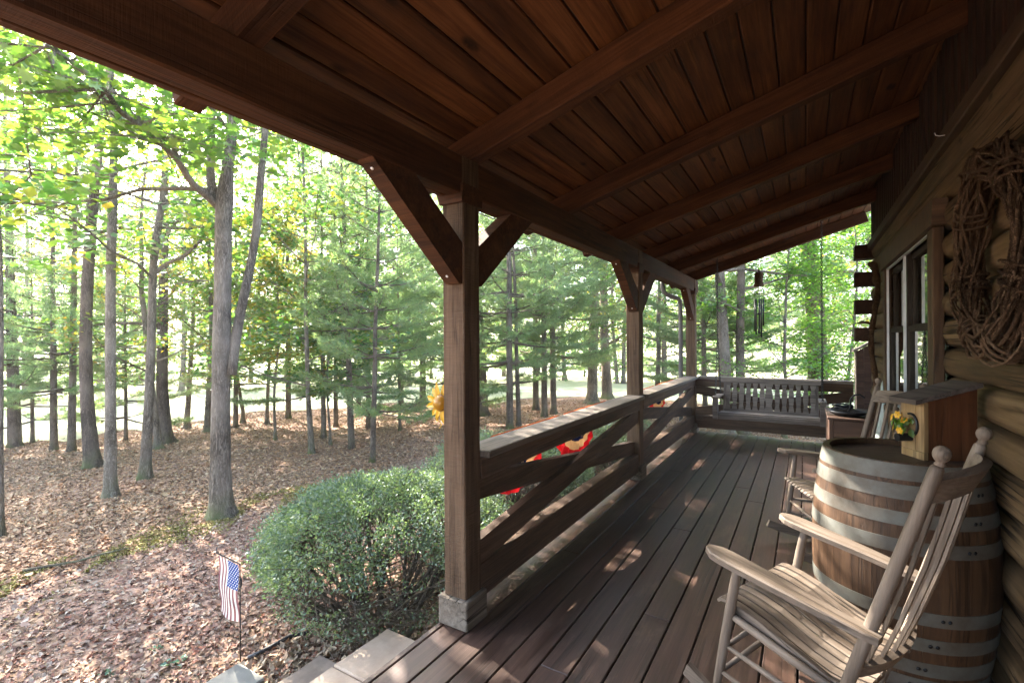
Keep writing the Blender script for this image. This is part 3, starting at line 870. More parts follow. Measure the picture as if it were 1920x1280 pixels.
def make_chair(label):
    t = empty('rocking_chair', (0, 0, 0), label=label, cat='rocking chair', group='slatted porch rocking chairs')
    m = MAT['rocker']
    Z_ = ('leg', 'back_post', 'back_slat'); Y_ = ('crest_rail', 'lower_rail')
    P = lambda name, g, sm=False, mm=None: put(name, g.mesh(name, sm), mm or (MAT['rocker_z'] if name in Z_ else MAT['rocker_y'] if name in Y_ else m), t, local=True)
    # rockers
    for s in (-1, 1):
        xs = np.linspace(-.44, .38, 15)
        pts = [(x, s * .262, .028 + .17 * (x - .0) ** 2 * 2.2) for x in xs]
        P('rocker', curve_strip(pts, .026, .052, (0, 1, 0)))
        # front leg, turned
        x0, x1 = .255, .235
        zz = np.array([.062, .12, .2, .3, .42, .50, .55, .594])
        rr = np.array([.0125, .015, .017, .018, .018, .0175, .0155, .013])
        pts = [(x0 + (x1 - x0) * (z - .06) / .55, s * (.262 + .006 * (z - .06)), z) for z in zz]
        P('leg', Geo().tube(pts, rr, 14), True)
        # back post, raked, thick, with a ball finial
        zz = np.array([.055, .15, .3, .45, .7, .95, 1.105, 1.122, 1.132])
        rr = np.array([.0145, .0155, .017, .018, .0185, .018, .0175, .016, .0095])
        pts = [(-.075 - .155 * (z - .05), s * (.262 - .022 * z), z) for z in zz]
        bp = P('back_post', Geo().tube(pts, rr, 16), True)
        top = pts[-1]
        fin = Geo().lathe([(.0085, -.010), (.0135, -.003), (.0095, .003), (.0135, .007), (.018, .014), (.0205, .0235), (.0195, .033), (.015, .0415), (.008, .0465), (.0005, .048)], 18).mesh('finial', True)
        f = put('finial', fin, MAT['rocker_z'], bp, Matrix.Translation(Vector(top) + Vector((-.002, 0, .006))), local=True)
        # arm
        n = 16
        xs = np.linspace(.345, -.195, n)
        half = np.interp(xs, [-.195, -.165, -.05, .1, .25, .30, .33, .345], [.020, .026, .033, .042, .050, .047, .034, .012])
        yc = np.interp(xs, [-.195, .0, .345], [.272, .282, .286])
        V = []
        for x, h, y in zip(xs, half, yc):
            z = .606 + .012 * (x - .1) - .02 * max(0, .05 - x) * .6
            for dy, dz in ((-1, -.012), (1, -.012), (1.0, .006), (.88, .011), (-.88, .011), (-1.0, .006)):
                V.append((x, s * y + dy * h, z + dz))
        Q = []
        for i in range(n - 1):
            for k in range(6):
                Q.append((i * 6 + k, i * 6 + (k + 1) % 6, i * 6 + 6 + (k + 1) % 6, i * 6 + 6 + k))
        g = Geo(); g.add(V, Q, None)
        e = (n - 1) * 6
        g.Q.append(np.array([(3, 2, 1, 0), (5, 4, 3, 0), (e, e + 1, e + 2, e + 3), (e, e + 3, e + 4, e + 5)], np.int32))
        P('arm', g)
        # side rungs and seat side rail
        for z, dz in ((.17, 0), (.275, .0)):
            xb = -.075 - .155 * (z - .05)
            P('rung', Geo().tube([(.248, s * .264, z), (.05, s * .264, z), (xb, s * .257, z)], [.008, .0108, .008], 10), True)
        P('seat_rail', Geo().tube([(.24, s * .258, .395), (.03, s * .258, .375), (-.16, s * .252, .36)], [.013, .016, .013], 10), True)
        pts = [(x, s * .232, z) for x, z in ((.262, .398), (.15, .400), (.02, .378), (-.08, .358), (-.165, .362))]
        P('seat_frame', curve_strip(pts, .020, .045, (0, 1, 0)))
    for z in (.16, .26, .39):
        x = .255 - .02 * (z - .06) / .55
        P('rung', Geo().tube([(x, -.262, z), (x, 0, z), (x, .262, z)], [.008, .011, .008], 10), True, MAT['rocker_y'])
    for z in (.20,):
        xb = -.075 - .155 * (z - .05)
        P('rung', Geo().tube([(xb, -.256, z), (xb, 0, z), (xb, .256, z)], [.008, .0108, .008], 10), True, MAT['rocker_y'])
    # seat slats run front to back over a dished frame
    ns = 11
    for i in range(ns):
        f = (i - (ns - 1) / 2) / ((ns - 1) / 2)
        y0 = f * .232; y1 = f * .222
        xs = np.array([.300, .290, .26, .21, .14, .07, .0, -.07, -.13, -.165])
        zs = np.array([.412, .423, .428, .427, .418, .399, .382, .374, .377, .384])
        pts = [(x, y0 + (y1 - y0) * (.3 - x) / .6, z - .004 * (1 - f * f)) for x, z in zip(xs, zs)]
        P('seat_slat', curve_strip(pts, .0345, .011, (0, 1, 0)))
    # back: two bowed rails and slats
    def backx(z): return -.075 - .155 * (z - .05)
    def bow(z, h, name, th=.024, depth=.05):
        ys = np.linspace(-1, 1, 13)
        w = .262 - .022 * z - .01
        tilt = Vector((-.33, 0, 1)).normalized()
        pts = [(backx(z) - depth * (1 - y * y), y * w, z + (.016 * (1 - y * y) if h > .06 else 0)) for y in ys]
        P(name, curve_strip(pts, h, th, tuple(tilt)))
    bow(1.055, .085, 'crest_rail')
    bow(.455, .050, 'lower_rail')
    nb = 7
    for i in range(nb):
        f = (i - (nb - 1) / 2) / ((nb - 1) / 2) * .80
        pts = []
        for z in (.44, .6, .8, .95, 1.05):
            w = .262 - .022 * z - .01
            pts.append((backx(z) - .05 * (1 - f * f) + .006 - .012 * math.sin((z - .44) / .6 * math.pi), f * w, z))
        P('back_slat', curve_strip(pts, .025, .010, (0, 1, 0)))
    return t
chair = make_chair('weathered oak rocking chair in front of the barrel, nearest the stone steps')
chair.location = (.030, 2.135, .0125); chair.rotation_euler = (0, -.14, 2.737); chair.scale = (1.03, 1.0, 1.03)
chair2 = copy_tree(chair)
chair2['label'] = 'weathered oak rocking chair half hidden behind the barrel, beside the chest'
chair2.location = (.210, 3.945, .004); chair2.rotation_euler = (0, -.08, 3.525)

# ---- barrel
def make_barrel(x, y):
    t = empty('wine_barrel', (x, y, 0), label='upright oak barrel with grey metal hoops against the log wall', cat='barrel')
    H = .955
    def prof(z):
        f = (z / H - .5) * 2
        return .298 + .052 * (1 - abs(f) ** 2.0)
    ns = 26; zs = np.linspace(0.002, H, 15)
    a = math.pi / ns - .0016
    V = []; n = len(zs); sub = 3
    for z in zs:
        r = prof(z)
        for k in range(sub + 1):
            th = -a + 2 * a * k / sub
            V.append((r * math.cos(th), r * math.sin(th), z))
        for k in range(sub + 1):
            th = a - 2 * a * k / sub
            V.append(((r - .026) * math.cos(th), (r - .026) * math.sin(th), z))
    m = 2 * (sub + 1); Q = []
    for i in range(n - 1):
        for k in range(m):
            Q.append((i * m + k, i * m + (k + 1) % m, i * m + m + (k + 1) % m, i * m + m + k))
    e = (n - 1) * m
    for k in range(sub):
        Q.append((e + k, e + k + 1, e + m - 2 - k, e + m - 1 - k))
    g = Geo(); g.add(V, Q)
    sm = g.mesh('stave')
    r0 = random.random()
    for i in range(ns):
        put('stave', sm, MAT['barrel'], t, Matrix.Rotation(2 * math.pi * (i + r0) / ns, 4, 'Z'), local=True)
    for z, w in ((.918, .064), (.838, .060), (.730, .056), (.618, .056), (.337, .056), (.225, .056), (.117, .060), (.037, .064)):
        g = Geo(); pr = []
        for dz in (-w / 2, w / 2): pr.append((prof(z + dz) + .0025, z + dz))
        lo_ = [(pr[0][0] - .0055, pr[0][1]), pr[0]]; hi_ = [pr[1], (pr[1][0] - .0055, pr[1][1])]
        g.lathe(pr, 64); g.lathe(lo_, 64); g.lathe(hi_, 64)
        hp = put('hoop', g.mesh('hoop', False), MAT['hoop'], t, local=True)
        for p in hp.data.polygons: p.use_smooth = True
        rv = Geo().lathe([(.0001, .004), (.006, .003), (.008, 0)], 8).mesh('rivet', True)
        ang = math.atan2(-2.9, -.385) + .08 + z
        for da in (0, .07):
            nv = Vector((math.cos(ang + da), math.sin(ang + da), 0))
            put('rivet', rv, MAT['iron'], hp, Matrix.Translation(nv * (prof(z) + .0035) + Vector((0, 0, z))) @ nv.to_track_quat('Z', 'Y').to_matrix().to_4x4(), local=True)
    # head boards, recessed
    nb = 6; R0 = .272; bwid = 2 * R0 / nb
    for i in range(nb):
        x0 = -R0 + i * bwid + .0012; x1 = x0 + bwid - .0024
        out = []
        xs = np.linspace(x0, x1, 5)
        out = [(xx, math.sqrt(max(1e-6, R0 * R0 - xx * xx))) for xx in xs] + [(xx, -math.sqrt(max(1e-6, R0 * R0 - xx * xx))) for xx in xs[::-1]]
        put('head_board', Geo().prism([(yy, xx) for xx, yy in out], .022, 'z', .905).mesh('head_board'), MAT['head'], t, Matrix.Rotation(.4, 4, 'Z'), local=True)
    return t
BX, BY = .372, 2.90
make_barrel(BX, BY)

# ---- nest box on the barrel, with yellow flowers at its black spout
def make_birdhouse():
    p = Vector((.395, 2.963, .9275)); q = Vector((.456, 2.840, .9275))
    fx = (q - p); W = fx.length + .004; fx.normalize()       # along the front
    dep = Vector((-fx.y, fx.x, 0))                            # into the box (towards the wall)
    c = (p + q) / 2
    t = empty('nest_box', c, label='raw pine nest box with sloping dark roof and yellow flowers, on top of the barrel', cat='birdhouse')
    M0 = Matrix(((fx.x, dep.x, 0, c.x), (fx.y, dep.y, 0, c.y), (0, 0, 1, c.z), (0, 0, 0, 1)))
    D = .225; h0 = .262; h1 = .325
    L = lambda name, g, mat, parent=t, M=None: put(name, g.mesh(name), mat, parent, M0 @ (M or Matrix()))
    L('front_board', Geo().prism([(-W / 2, .035), (.016, .035), (.016, h0), (-W / 2, h0)], .018, 'y', 0), MAT['birdbox'])
    L('front_board', Geo().prism([(.018, .035), (W / 2, .035), (W / 2, h0), (.018, h0)], .018, 'y', 0.001), MAT['birdbox'])
    L('front_board', Geo().prism([(-W / 2, .0), (W / 2, .0), (W / 2, .0335), (-W / 2, .0335)], .018, 'y', -.001), MAT['birdbox'])
    for s in (-1, 1):
        L('side_board', Geo().prism([(.0195, 0), (D, 0), (D, h1), (.0195, h0 + .003)], .016, 'x', s * (W / 2 - .008) - .008), MAT['birdside'])
    L('back_board', Geo().prism([(-W / 2 + .018, 0), (W / 2 - .018, 0), (W / 2 - .018, h1 - .004), (-W / 2 + .018, h1 - .004)], .016, 'y', D - .017), MAT['birdside'])
    sl = (h1 - h0) / D
    ro = Geo().prism([(-.045, h0 + .004 - .045 * sl), (D + .012, h1 + .005 + .012 * sl), (D + .012, h1 + .026 + .012 * sl), (-.045, h0 + .025 - .045 * sl)], W + .034, 'x', -W / 2 - .017)
    L('roof', ro, MAT['birdroof'])
    # entrance spout and ring
    sp = L('spout', Geo().tube([(-.012, .012, .092), (-.012, -.06, .090)], .019, 14), MAT['iron'])
    ring = Geo().tube([(-.006 + .042 * math.cos(a), -.004, .150 + .052 * math.sin(a)) for a in np.linspace(-.9, 1.9, 12)], .006, 6)
    L('ring', ring, MAT['iron'])
    fl = Geo()
    r = random.Random(3)
    lf = Geo()
    for k in range(26):
        cx, cy, cz = r.uniform(-.055, .02), r.uniform(-.055, -.008), r.uniform(.105, .175)
        a = r.uniform(0, 6.28); b = r.uniform(-.6, .6); s = r.uniform(.014, .022)
        M = Matrix.Translation((cx, cy, cz)) @ Euler((r.uniform(.6, 1.9), b, a)).to_matrix().to_4x4()
        pts = [(0, -s, 0), (s * .6, -.2 * s, .004), (s * .45, s * .6, 0), (0, s * 1.1, -.002), (-s * .45, s * .6, 0), (-s * .6, -.2 * s, .004)]
        lf.add([tuple(M @ Vector(pp)) for pp in pts], [(0, 1, 2, 3), (0, 3, 4, 5)])
    L('leaf_spray', lf, MAT['limeleaf'])
    for k in range(7):
        cx, cy, cz = r.uniform(-.06, .015), r.uniform(-.066, -.035), r.uniform(.125, .205)
        g = Geo()
        M = Matrix.Translation((cx, cy, cz)) @ Euler((R(75) + r.uniform(-.4, .4), 0, r.uniform(-.9, .4))).to_matrix().to_4x4()
        for j in range(6):
            a = j * math.pi / 3
            pts = [(.002, -.004, 0), (.014, -.006, .004), (.019, 0, .003), (.014, .006, .004), (.002, .004, 0)]
            Rz = Matrix.Rotation(a, 4, 'Z')
            g.add([tuple(M @ (Rz @ Vector(pp))) for pp in pts], [(0, 1, 3, 4)], [(1, 2, 3)])
        L('flower', g, MAT['yellow'])
make_birdhouse()

# ---- dark chest under the window with old tack on it
chest = empty('chest', (.45, 6.8, 0), label='low dark wooden chest under the window with iron pieces lying on it', cat='chest')
cx0, cx1, cy0, cy1, cz = .215, .655, 6.32, 7.22, .62
board('lid', ((cx0 + cx1) / 2, cy0 - .015, cz - .012), ((cx0 + cx1) / 2, cy1 + .015, cz - .012), cx1 - cx0 + .03, .024, MAT['chest'], chest)
for i in range(3):
    z = .05 + .18 * i
    board('front_panel', (cx0 + .04, cy0 + .012, z + .09), (cx1 - .005, cy0 + .012, z + .09), .022, .176, MAT['chest'], chest)
    board('side_panel', (cx0 + .011, cy0 + .03, z + .09), (cx0 + .011, cy1, z + .09), .022, .176, MAT['chest'], chest)
board('corner_post', (cx0 + .018, cy0 + .014, 0.003), (cx0 + .018, cy0 + .014, cz - .025), .036, .036, MAT['chest'], chest, up=(1, 0, 0))
put('back_panel', Geo().box(((cx0 + cx1) / 2, cy1 - .01, .3), (cx1 - cx0 - .06, .02, .58)).mesh('back_panel'), MAT['chest'], chest)
tray = empty('iron_dish', (.40, 6.52, cz), label='shallow black iron dish with a hooked handle on the chest', cat='dish')
put('bowl', Geo().lathe([(.0005, .012), (.10, .012), (.155, .03), (.175, .055), (.182, .055), (.16, .024), (.105, .003), (.0005, .002)], 28).mesh('bowl', True), MAT['iron'], tray, Matrix.Translation((.40, 6.52, cz + .001)) @ Matrix.Scale(.8, 4, (0, 1, 0)))
put('handle', Geo().tube([(.40, 6.50, cz + .05), (.42, 6.50, cz + .10), (.425, 6.5, cz + .19), (.455, 6.5, cz + .235), (.51, 6.5, cz + .245), (.55, 6.5, cz + .21)], .010, 8).mesh('handle', True), MAT['iron'], tray)
coil = empty('strap_coil', (.37, 6.86, cz), label='heap of coiled dark leather straps at the back of the chest', cat='straps')
r = random.Random(5)
for k in range(6):
    pts = []
    a0 = r.uniform(0, 6)
    for i in range(28):
        a = a0 + i * .42
        rad = .11 - .008 * k + .02 * math.sin(i * .9 + k)
        pts.append((.37 + rad * math.cos(a) * 1.05, 6.86 + rad * math.sin(a), cz + .012 + .014 * k + .005 * math.sin(i * 1.3)))
    put('strap', Geo().tube(pts, .013, 6, squash=.55).mesh('strap', True), MAT['iron'], coil)
orn = empty('pointed_ornament', (.60, 5.55, 0), label='pale pointed glass ornament rising behind the far rocking chair', cat='ornament')
put('body', Geo().lathe([(.0005, .002), (.075, .002), (.08, .03), (.055, .10), (.062, .17), (.05, .24), (.036, .30), (.020, .36), (.006, .41), (.0005, .415)], 9).mesh('body'), MAT['ornament'], orn, Matrix.Translation((.60, 5.55, .003)) @ Matrix.Diagonal((1, 1, 2.63, 1)))
put('rim', Geo().lathe([(.06, .17), (.074, .18), (.06, .19)], 9).mesh('rim'), MAT['white'], orn, Matrix.Translation((.60, 5.55, .003)) @ Matrix.Diagonal((1, 1, 2.63, 1)))

# ---- tall sloping box at the end of the far railing
bin_ = empty('tall_box', (.63, 7.9, 0), label='tall dark wooden box with a sloping lid at the wall end of the far railing', cat='box')
for k in range(3):
    x0 = .567 + k * .082
    top = 1.31 + (x0 - .567) * .62
    put('front_board', Geo().prism([(x0, .003), (x0 + .079, .003), (x0 + .079, top + .048), (x0, top)], .022, 'y', 7.74).mesh('front_board'), MAT['chest'], bin_)
put('side_board', Geo().box((.576, 7.91, .655), (.018, .29, 1.30)).mesh('side_board'), MAT['swing'], bin_)
put('back_board', Geo().box((.69, 8.045, .655), (.20, .018, 1.30)).mesh('back_board'), MAT['chest'], bin_)
put('lid', Geo().prism([(.545, 1.302), (.82, 1.472), (.82, 1.497), (.545, 1.327)], .36, 'y', 7.715).mesh('lid'), MAT['swing'], bin_)

# ---- twisted stick against the wall
st = empty('twisted_stick', (.63, 6.2, 0), label='tall twisted vine stick leaning on the wall beside the window', cat='walking stick')
pts = []
for i in range(40):
    z = .62 + (2.26 - .62) * i / 39
    f = i / 39
    pts.append((.615 + .035 * math.sin(f * 9) , 6.33 + .16 * math.sin(f * 7.2 + .4) * (1 - .3 * f) - .05 * f, z))
rr = np.interp(np.linspace(0, 1, 40), [0, .1, .25, .6, .9, 1], [.030, .034, .026, .024, .026, .032]) * (1 + .12 * np.sin(np.arange(40) * 1.1))
put('shaft', Geo().tube(pts, rr, 10).mesh('shaft', True), MAT['stick'], st)
put('top_knob', Geo().tube([pts[-1], Vector(pts[-1]) + Vector((-.02, .05, .015)), Vector(pts[-1]) + Vector((-.02, .11, .0))], [.032, .036, .016], 9).mesh('top_knob', True), MAT['stick'], st)
put('snag', Geo().tube([Vector(pts[24]), Vector(pts[24]) + Vector((-.05, .07, .02)), Vector(pts[24]) + Vector((-.12, .10, .015))], [.018, .015, .006], 7).mesh('snag', True), MAT['stick'], st)

# ---- vine wreath
wr = empty('vine_wreath', (.58, 2.43, 1.77), label='large wreath of twisted grape vines on the log wall', cat='wreath')
r = random.Random(11)
CY, CZ = 2.58, 1.80
def ringpt(a, tube_r, phi, ex=0):
    ry = .325; rzv = .365
    cy, cz_ = math.cos(a), math.sin(a)
    rad = tube_r * math.cos(phi)
    return Vector((.628 + tube_r * math.sin(phi) * .95, CY + (ry + rad) * cy, CZ + (rzv + rad) * cz_))
for k in range(48):
    tr = .050 * math.sqrt(r.uniform(.12, 1)); ph0 = r.uniform(0, 6.28); tw = r.choice([-1, 1]) * r.uniform(.4, 1.6)
    a0 = r.uniform(0, 6.28); arc = r.uniform(3.5, 6.6)
    pts = []
    n = 34
    w1, w2 = r.uniform(0, 6), r.uniform(0, 6)
    for i in range(n):
        a = a0 + arc * i / (n - 1)
        rr_ = tr * (1 + .38 * math.sin(a * 3 + w1) + .22 * math.sin(a * 7 + w2)) * (1.0 + .25 * math.sin(a) ** 2)
        p = ringpt(a, rr_, ph0 + tw * (a - a0))
        p.x = min(p.x, WALLX - .008)
        pts.append(p)
    put('vine', Geo().tube(pts, r.uniform(.0035, .0075), 5).mesh('vine', True), MAT['vine'], wr)
for a0 in (.5, 1.5, 2.3, 3.3, 4.15, 5.2, 5.9):
    for q in range(3):
        pts = []
        for i in range(26):
            phi = i / 25 * 2 * math.pi * 1.2
            p = ringpt(a0 + .10 * q + .05 * math.sin(phi) + .06 * phi / 6, .066, phi)
            p.x = min(p.x, WALLX - .006); pts.append(p)
        put('vine_wrap', Geo().tube(pts, .006, 5).mesh('vine_wrap', True), MAT['vine'], wr)

# ---- porch swing
sw = empty('porch_swing', (-.45, 7.5, .45), label='grey weathered porch swing with shaped back slats hanging on chains', cat='porch swing')
SX0, SX1 = -1.09, .19
sm_ = MAT['swing']
YF, YB = 7.26, 7.74
board('front_rail', (SX0 + .03, YF + .02, .405), (SX1 - .03, YF + .02, .405), .03, .075, sm_, sw)
board('back_rail', (SX0 + .03, YB - .03, .372), (SX1 - .03, YB - .03, .372), .03, .06, sm_, sw)
for i in range(4):
    y = YF + .075 + i * .078
    board('seat_slat', (SX0 + .035, y, .447 - .010 * i + .0016 * i * i), (SX1 - .035, y, .447 - .010 * i + .0016 * i * i), .062, .018, sm_, sw)
for x in (SX0 + .06, (SX0 + SX1) / 2, SX1 - .06):
    board('seat_support', (x, YF + .04, .395), (x, YB - .05, .370), .03, .06, sm_, sw)
BK0 = Vector((0, YB - .03, .405)); BK1 = Vector((0, YB + .12, .885))
bd = (BK1 - BK0).normalized(); bn = Vector((0, bd.z, -bd.y))
def bk(x, f, off=0): return Vector((x, 0, 0)) + BK0.lerp(BK1, f) + bn * -off
board('lower_back_rail', bk(SX0 + .06, .05), bk(SX1 - .05, .05), .026, .062, sm_, sw, up=bd)
board('top_rail', bk(SX0 - .0, .95), bk(SX1 + .0, .95), .032, .062, sm_, sw, up=bd)
for x in (SX0 + .06, SX1 - .06):
    board('back_stile', bk(x, -.15, -.02), bk(x, .98, -.02), .04, .03, sm_, sw, up=(0, 1, 0))
cols = list(np.linspace(SX0 + .105, -.535, 6)) + [-.45] + list(np.linspace(-.345, SX1 - .105, 6))
Lb = (BK1 - BK0).length
def vase(w):
    t = np.linspace(0, 1, 19)
    prof = np.interp(t, [0, .06, .22, .45, .62, .82, .93, 1], [1.0, .98, .66, .97, .92, .60, .92, 1.0])
    o = [(w * p, q) for p, q in zip(prof, t * Lb * .80)] + [(-w * p, q) for p, q in list(zip(prof, t * Lb * .80))[::-1]]
    V = [(a, -.008, b) for a, b in o] + [(a, .008, b) for a, b in o]
    n = len(o); Q = []; h = n // 2
    for i in range(h - 1):
        Q.append((i, i + 1, n - 2 - i, n - 1 - i)); Q.append((n + n - 1 - i, n + n - 2 - i, n + i + 1, n + i))
    for i in range(n): Q.append((i, n + i, n + (i + 1) % n, (i + 1) % n))
    g = Geo(); g.add(V, Q); return g.mesh('back_slat')
mv, mw = vase(.0345), vase(.052)
ybk = Vector((1, 0, 0)); 
for i, x in enumerate(cols):
    p = bk(x, .10)
    yv = bd.cross(Vector((1, 0, 0)))
    M = Matrix(((1, yv.x, bd.x, p.x), (0, yv.y, bd.y, p.y), (0, yv.z, bd.z, p.z), (0, 0, 0, 1)))
    put('back_slat', mw if i == 6 else mv, sm_, sw, M)
for x in (SX0 + .005, SX1 - .005):
    s = -1 if x < -.4 else 1
    put('arm_post', Geo().prism([(-.05, .365), (.05, .365), (.062, .655), (-.062, .655)], .062, 'x', -.031).mesh('arm_post'), sm_, sw, Matrix.Translation((x, YF + .02, 0)))
    board('arm', (x, YF - .05, .668), (x, YB + .06, .655), .085, .024, sm_, sw)
def chain(name, p0, p1, parent):
    p0 = Vector(p0); p1 = Vector(p1); L = (p1 - p0).length
    n = int(L / .029); d = (p1 - p0).normalized()
    base = np.array([(.0095 * math.cos(a), 0, .0185 * math.sin(a)) for a in np.linspace(0, 2 * math.pi, 10, endpoint=False)])
    g = Geo(); M0 = d.to_track_quat('Z', 'Y').to_matrix()
    for i in range(n):
        c = p0 + d * (L * (i + .5) / n)
        Mr = np.array(M0 @ Matrix.Rotation((math.pi / 2) * (i % 2), 3, 'Z'))
        P = base @ Mr.T + np.array(c)
        P = np.vstack([P, P[:1]])
        g.tube(P, .0046, 5, cap=False)
    return put(name, g.mesh(name, True), MAT['chain'], parent)
for x, ytop in ((SX0 + .005, 7.5), (SX1 - .005, 7.5)):
    zt = rz(x) + .13
    z_j = 1.52
    chain('chain', (x, YF + .01, .675), (x, ytop, z_j), sw)
    chain('chain', (x, YB + .03, .665), (x, ytop, z_j), sw)
    chain('chain', (x, ytop, z_j), (x, ytop, zt), sw)
    put('ring', Geo().tube([(x, ytop + .022 * math.cos(a), z_j + .022 * math.sin(a)) for a in np.linspace(0, 6.2832, 14)], .004, 6, cap=False).mesh('ring', True), MAT['chain'], sw)

# ---- wind chime under the far rafter
wc = empty('wind_chime', (-.595, 8.19, 2.3), label='black wind chime with a bell shaped top hanging from the end rafter', cat='wind chime')
X, Y = -.60, 8.19
zr = rz(X)
put('cord', Geo().tube([(X, Y, zr), (X, Y, 2.51)], .003, 5).mesh('cord'), MAT['iron'], wc)
put('bell_top', Geo().lathe([(.0005, .25), (.012, .248), (.018, .225), (.05, .205), (.066, .185), (.060, .175), (.060, .10), (.058, .06), (.068, .02), (.078, .0), (.07, .0), (.05, .06), (.0005, .08)], 20).mesh('bell_top', True), MAT['stick'], wc, Matrix.Translation((X, Y, 2.275)))
put('ring', Geo().lathe([(.03, .0), (.078, .0), (.078, .008), (.03, .008), (.03, 0)], 20).mesh('ring'), MAT['iron'], wc, Matrix.Translation((X, Y, 2.16)))
for k in range(5):
    a = k * 2 * math.pi / 5 + .3
    px, py = X + .06 * math.cos(a), Y + .06 * math.sin(a)
    l = .40 + .045 * k
    put('tube', Geo().tube([(px, py, 2.08), (px, py, 2.08 - l)], .0115, 8).mesh('tube', True), MAT['iron'], wc)
    put('string', Geo().tube([(px, py, 2.08), (px, py, 2.165), (X + .05 * math.cos(a), Y + .05 * math.sin(a), 2.28)], .0018, 4).mesh('string'), MAT['iron'], wc)
put('clapper', Geo().lathe([(.0005, .0), (.026, .002), (.03, .012), (.026, .022), (.0005, .024)], 14).mesh('clapper', True), MAT['iron'], wc, Matrix.Translation((X, Y, 1.85)))
put('string', Geo().tube([(X, Y, 2.165), (X, Y, 1.62)], .0018, 4).mesh('string'), MAT['iron'], wc)
put('sail', Geo().prism([(-.02, 1.56), (.02, 1.56), (.012, 1.63), (-.012, 1.63)], .004, 'y', -.002).mesh('sail'), MAT['iron'], wc, Matrix.Translation((X, Y, 0)))

# ---- pleated fan buntings on the outside of the railing
def bunting(y, rad, label):
    X0 = -1.648
    t = empty('bunting', (X0, y, .9), label=label, cat='bunting', group='pleated half round flags along the railing')
    def band(name, r0, r1, mat, off=0.0, n=23):
        V = []
        rs = np.linspace(r0, r1, 5)
        for rr in rs:
            for i in range(n):
                a = math.pi * i / (n - 1)
                pl = (.012 if i % 2 else -.012) * (rr / rad)
                V.append((X0 - .055 + pl + off - .045 * (rr / rad), y - rr * math.cos(a), .862 - .88 * rr * math.sin(a) - .035 * (rr / rad) ** 2))
        i = np.arange(len(rs) - 1)[:, None] * n + np.arange(n - 1)[None, :]
        Q = np.stack([i, i + 1, i + n + 1, i + n], -1).reshape(-1, 4)
        return put(name, np_mesh(name, V, Q), mat, t)
    band('blue_band', .03, rad * .64, MAT['blue'])
    band('cream_band', rad * .64, rad * .80, MAT['cream'])
    band('red_band', rad * .80, rad, MAT['red'])
    for k in range(5):
        a = math.pi * (k + .5) / 5
        rr = rad * .53
        o = []
        for j in range(10):
            q = math.pi / 2 + j * math.pi / 5
            s = .032 if j % 2 == 0 else .013
            o.append((rr * -math.cos(a) + s * math.cos(q), -.88 * rr * math.sin(a) + s * math.sin(q)))
        for sx in (.026, -.03):
            put('star', Geo().prism(o, .002, 'x', X0 - .055 - .045 * .53 + sx).mesh('star'), MAT['star'], t, Matrix.Translation((0, y, .862)))
    # hem folded over the outer edge of the rail cap
    V = []
    ys = np.linspace(-rad, rad, 25)
    for i, q in enumerate(ys):
        w = .004 * math.sin(i * 1.7)
        V += [(X0 + .006, y + q, .8955), (X0 - .003, y + q, .8965), (X0 - .014, y + q, .880 + w), (X0 - .055, y + q * .97, .858)]
    i = np.arange(24)[:, None] * 4 + np.arange(3)[None, :]
    Q = np.stack([i, i + 4, i + 5, i + 1], -1).reshape(-1, 4)
    put('hem', np_mesh('hem', V, Q), MAT['hem'], t)
bunting(2.93, .47, 'red cream and navy bunting next to the big post')
bunting(3.98, .47, 'red cream and navy bunting just before the middle post')
bunting(5.72, .47, 'red cream and navy bunting just past the middle post')
bunting(6.75, .47, 'red cream and navy bunting next to the corner post')

# ---- sunflower on the outer side of the big post
sf = empty('metal_sunflower', (-1.76, 2.06, 1.13), label='yellow metal sunflower fixed to the outside of the big post', cat='garden ornament')
sfM = Matrix.Translation((-1.742, 2.10, 1.135)) @ Vector((-.12, -1.0, .06)).to_track_quat('Z', 'Y').to_matrix().to_4x4()
for ring, (n, r0, r1, zz) in enumerate(((13, .034, .122, 0),)):
    pts = [(r0, -.012, 0), (r0 + .025, -.016, .006), (r1 - .03, -.014, .004), (r1, 0, -.008), (r1 - .03, .014, .004), (r0 + .025, .016, .006), (r0, .012, 0)]
    V = pts + [(p[0], p[1], p[2] - .002) for p in pts] + [((r0 + r1) / 2, 0, .0), ((r0 + r1) / 2, 0, -.002)]
    T = []
    for i in range(7):
        T += [(14, i, (i + 1) % 7), (15, 7 + (i + 1) % 7, 7 + i)]
    g = Geo(); g.add(V, [(i, 7 + i, 7 + (i + 1) % 7, (i + 1) % 7) for i in range(7)], T)
    pm = g.mesh('petal')
    for k in range(n):
        put('petal', pm, MAT['yellow'], sf, sfM @ Matrix.Translation((0, 0, zz)) @ Matrix.Rotation((k + .5 * ring) * 2 * math.pi / n, 4, 'Z') @ Matrix.Rotation(random.uniform(-.12, .18), 4, 'Y'))
put('dome', Geo().lathe([(.043, .004), (.044, .012), (.038, .028), (.027, .039), (.013, .045), (.0005, .047)], 22).mesh('dome', True), MAT['gold'], sf, sfM)
put('rim', Geo().lathe([(.042, .0), (.047, .004), (.047, .010), (.042, .012)], 22).mesh('rim', True), MAT['brownenamel'], sf, sfM)
put('bracket', Geo().tube([sfM @ Vector((0, 0, 0)), sfM @ Vector((0, 0, -.03)), (-1.634, 2.09, 1.10)], .006, 6).mesh('bracket', True), MAT['iron'], sf)
put('tendril', Geo().tube([sfM @ Vector((-.02 + .012 * math.cos(i), -.06 - i * .012, -.01 + .012 * math.sin(i))) for i in np.linspace(0, 7, 16)], .0025, 5).mesh('tendril', True), MAT['yellow'], sf)

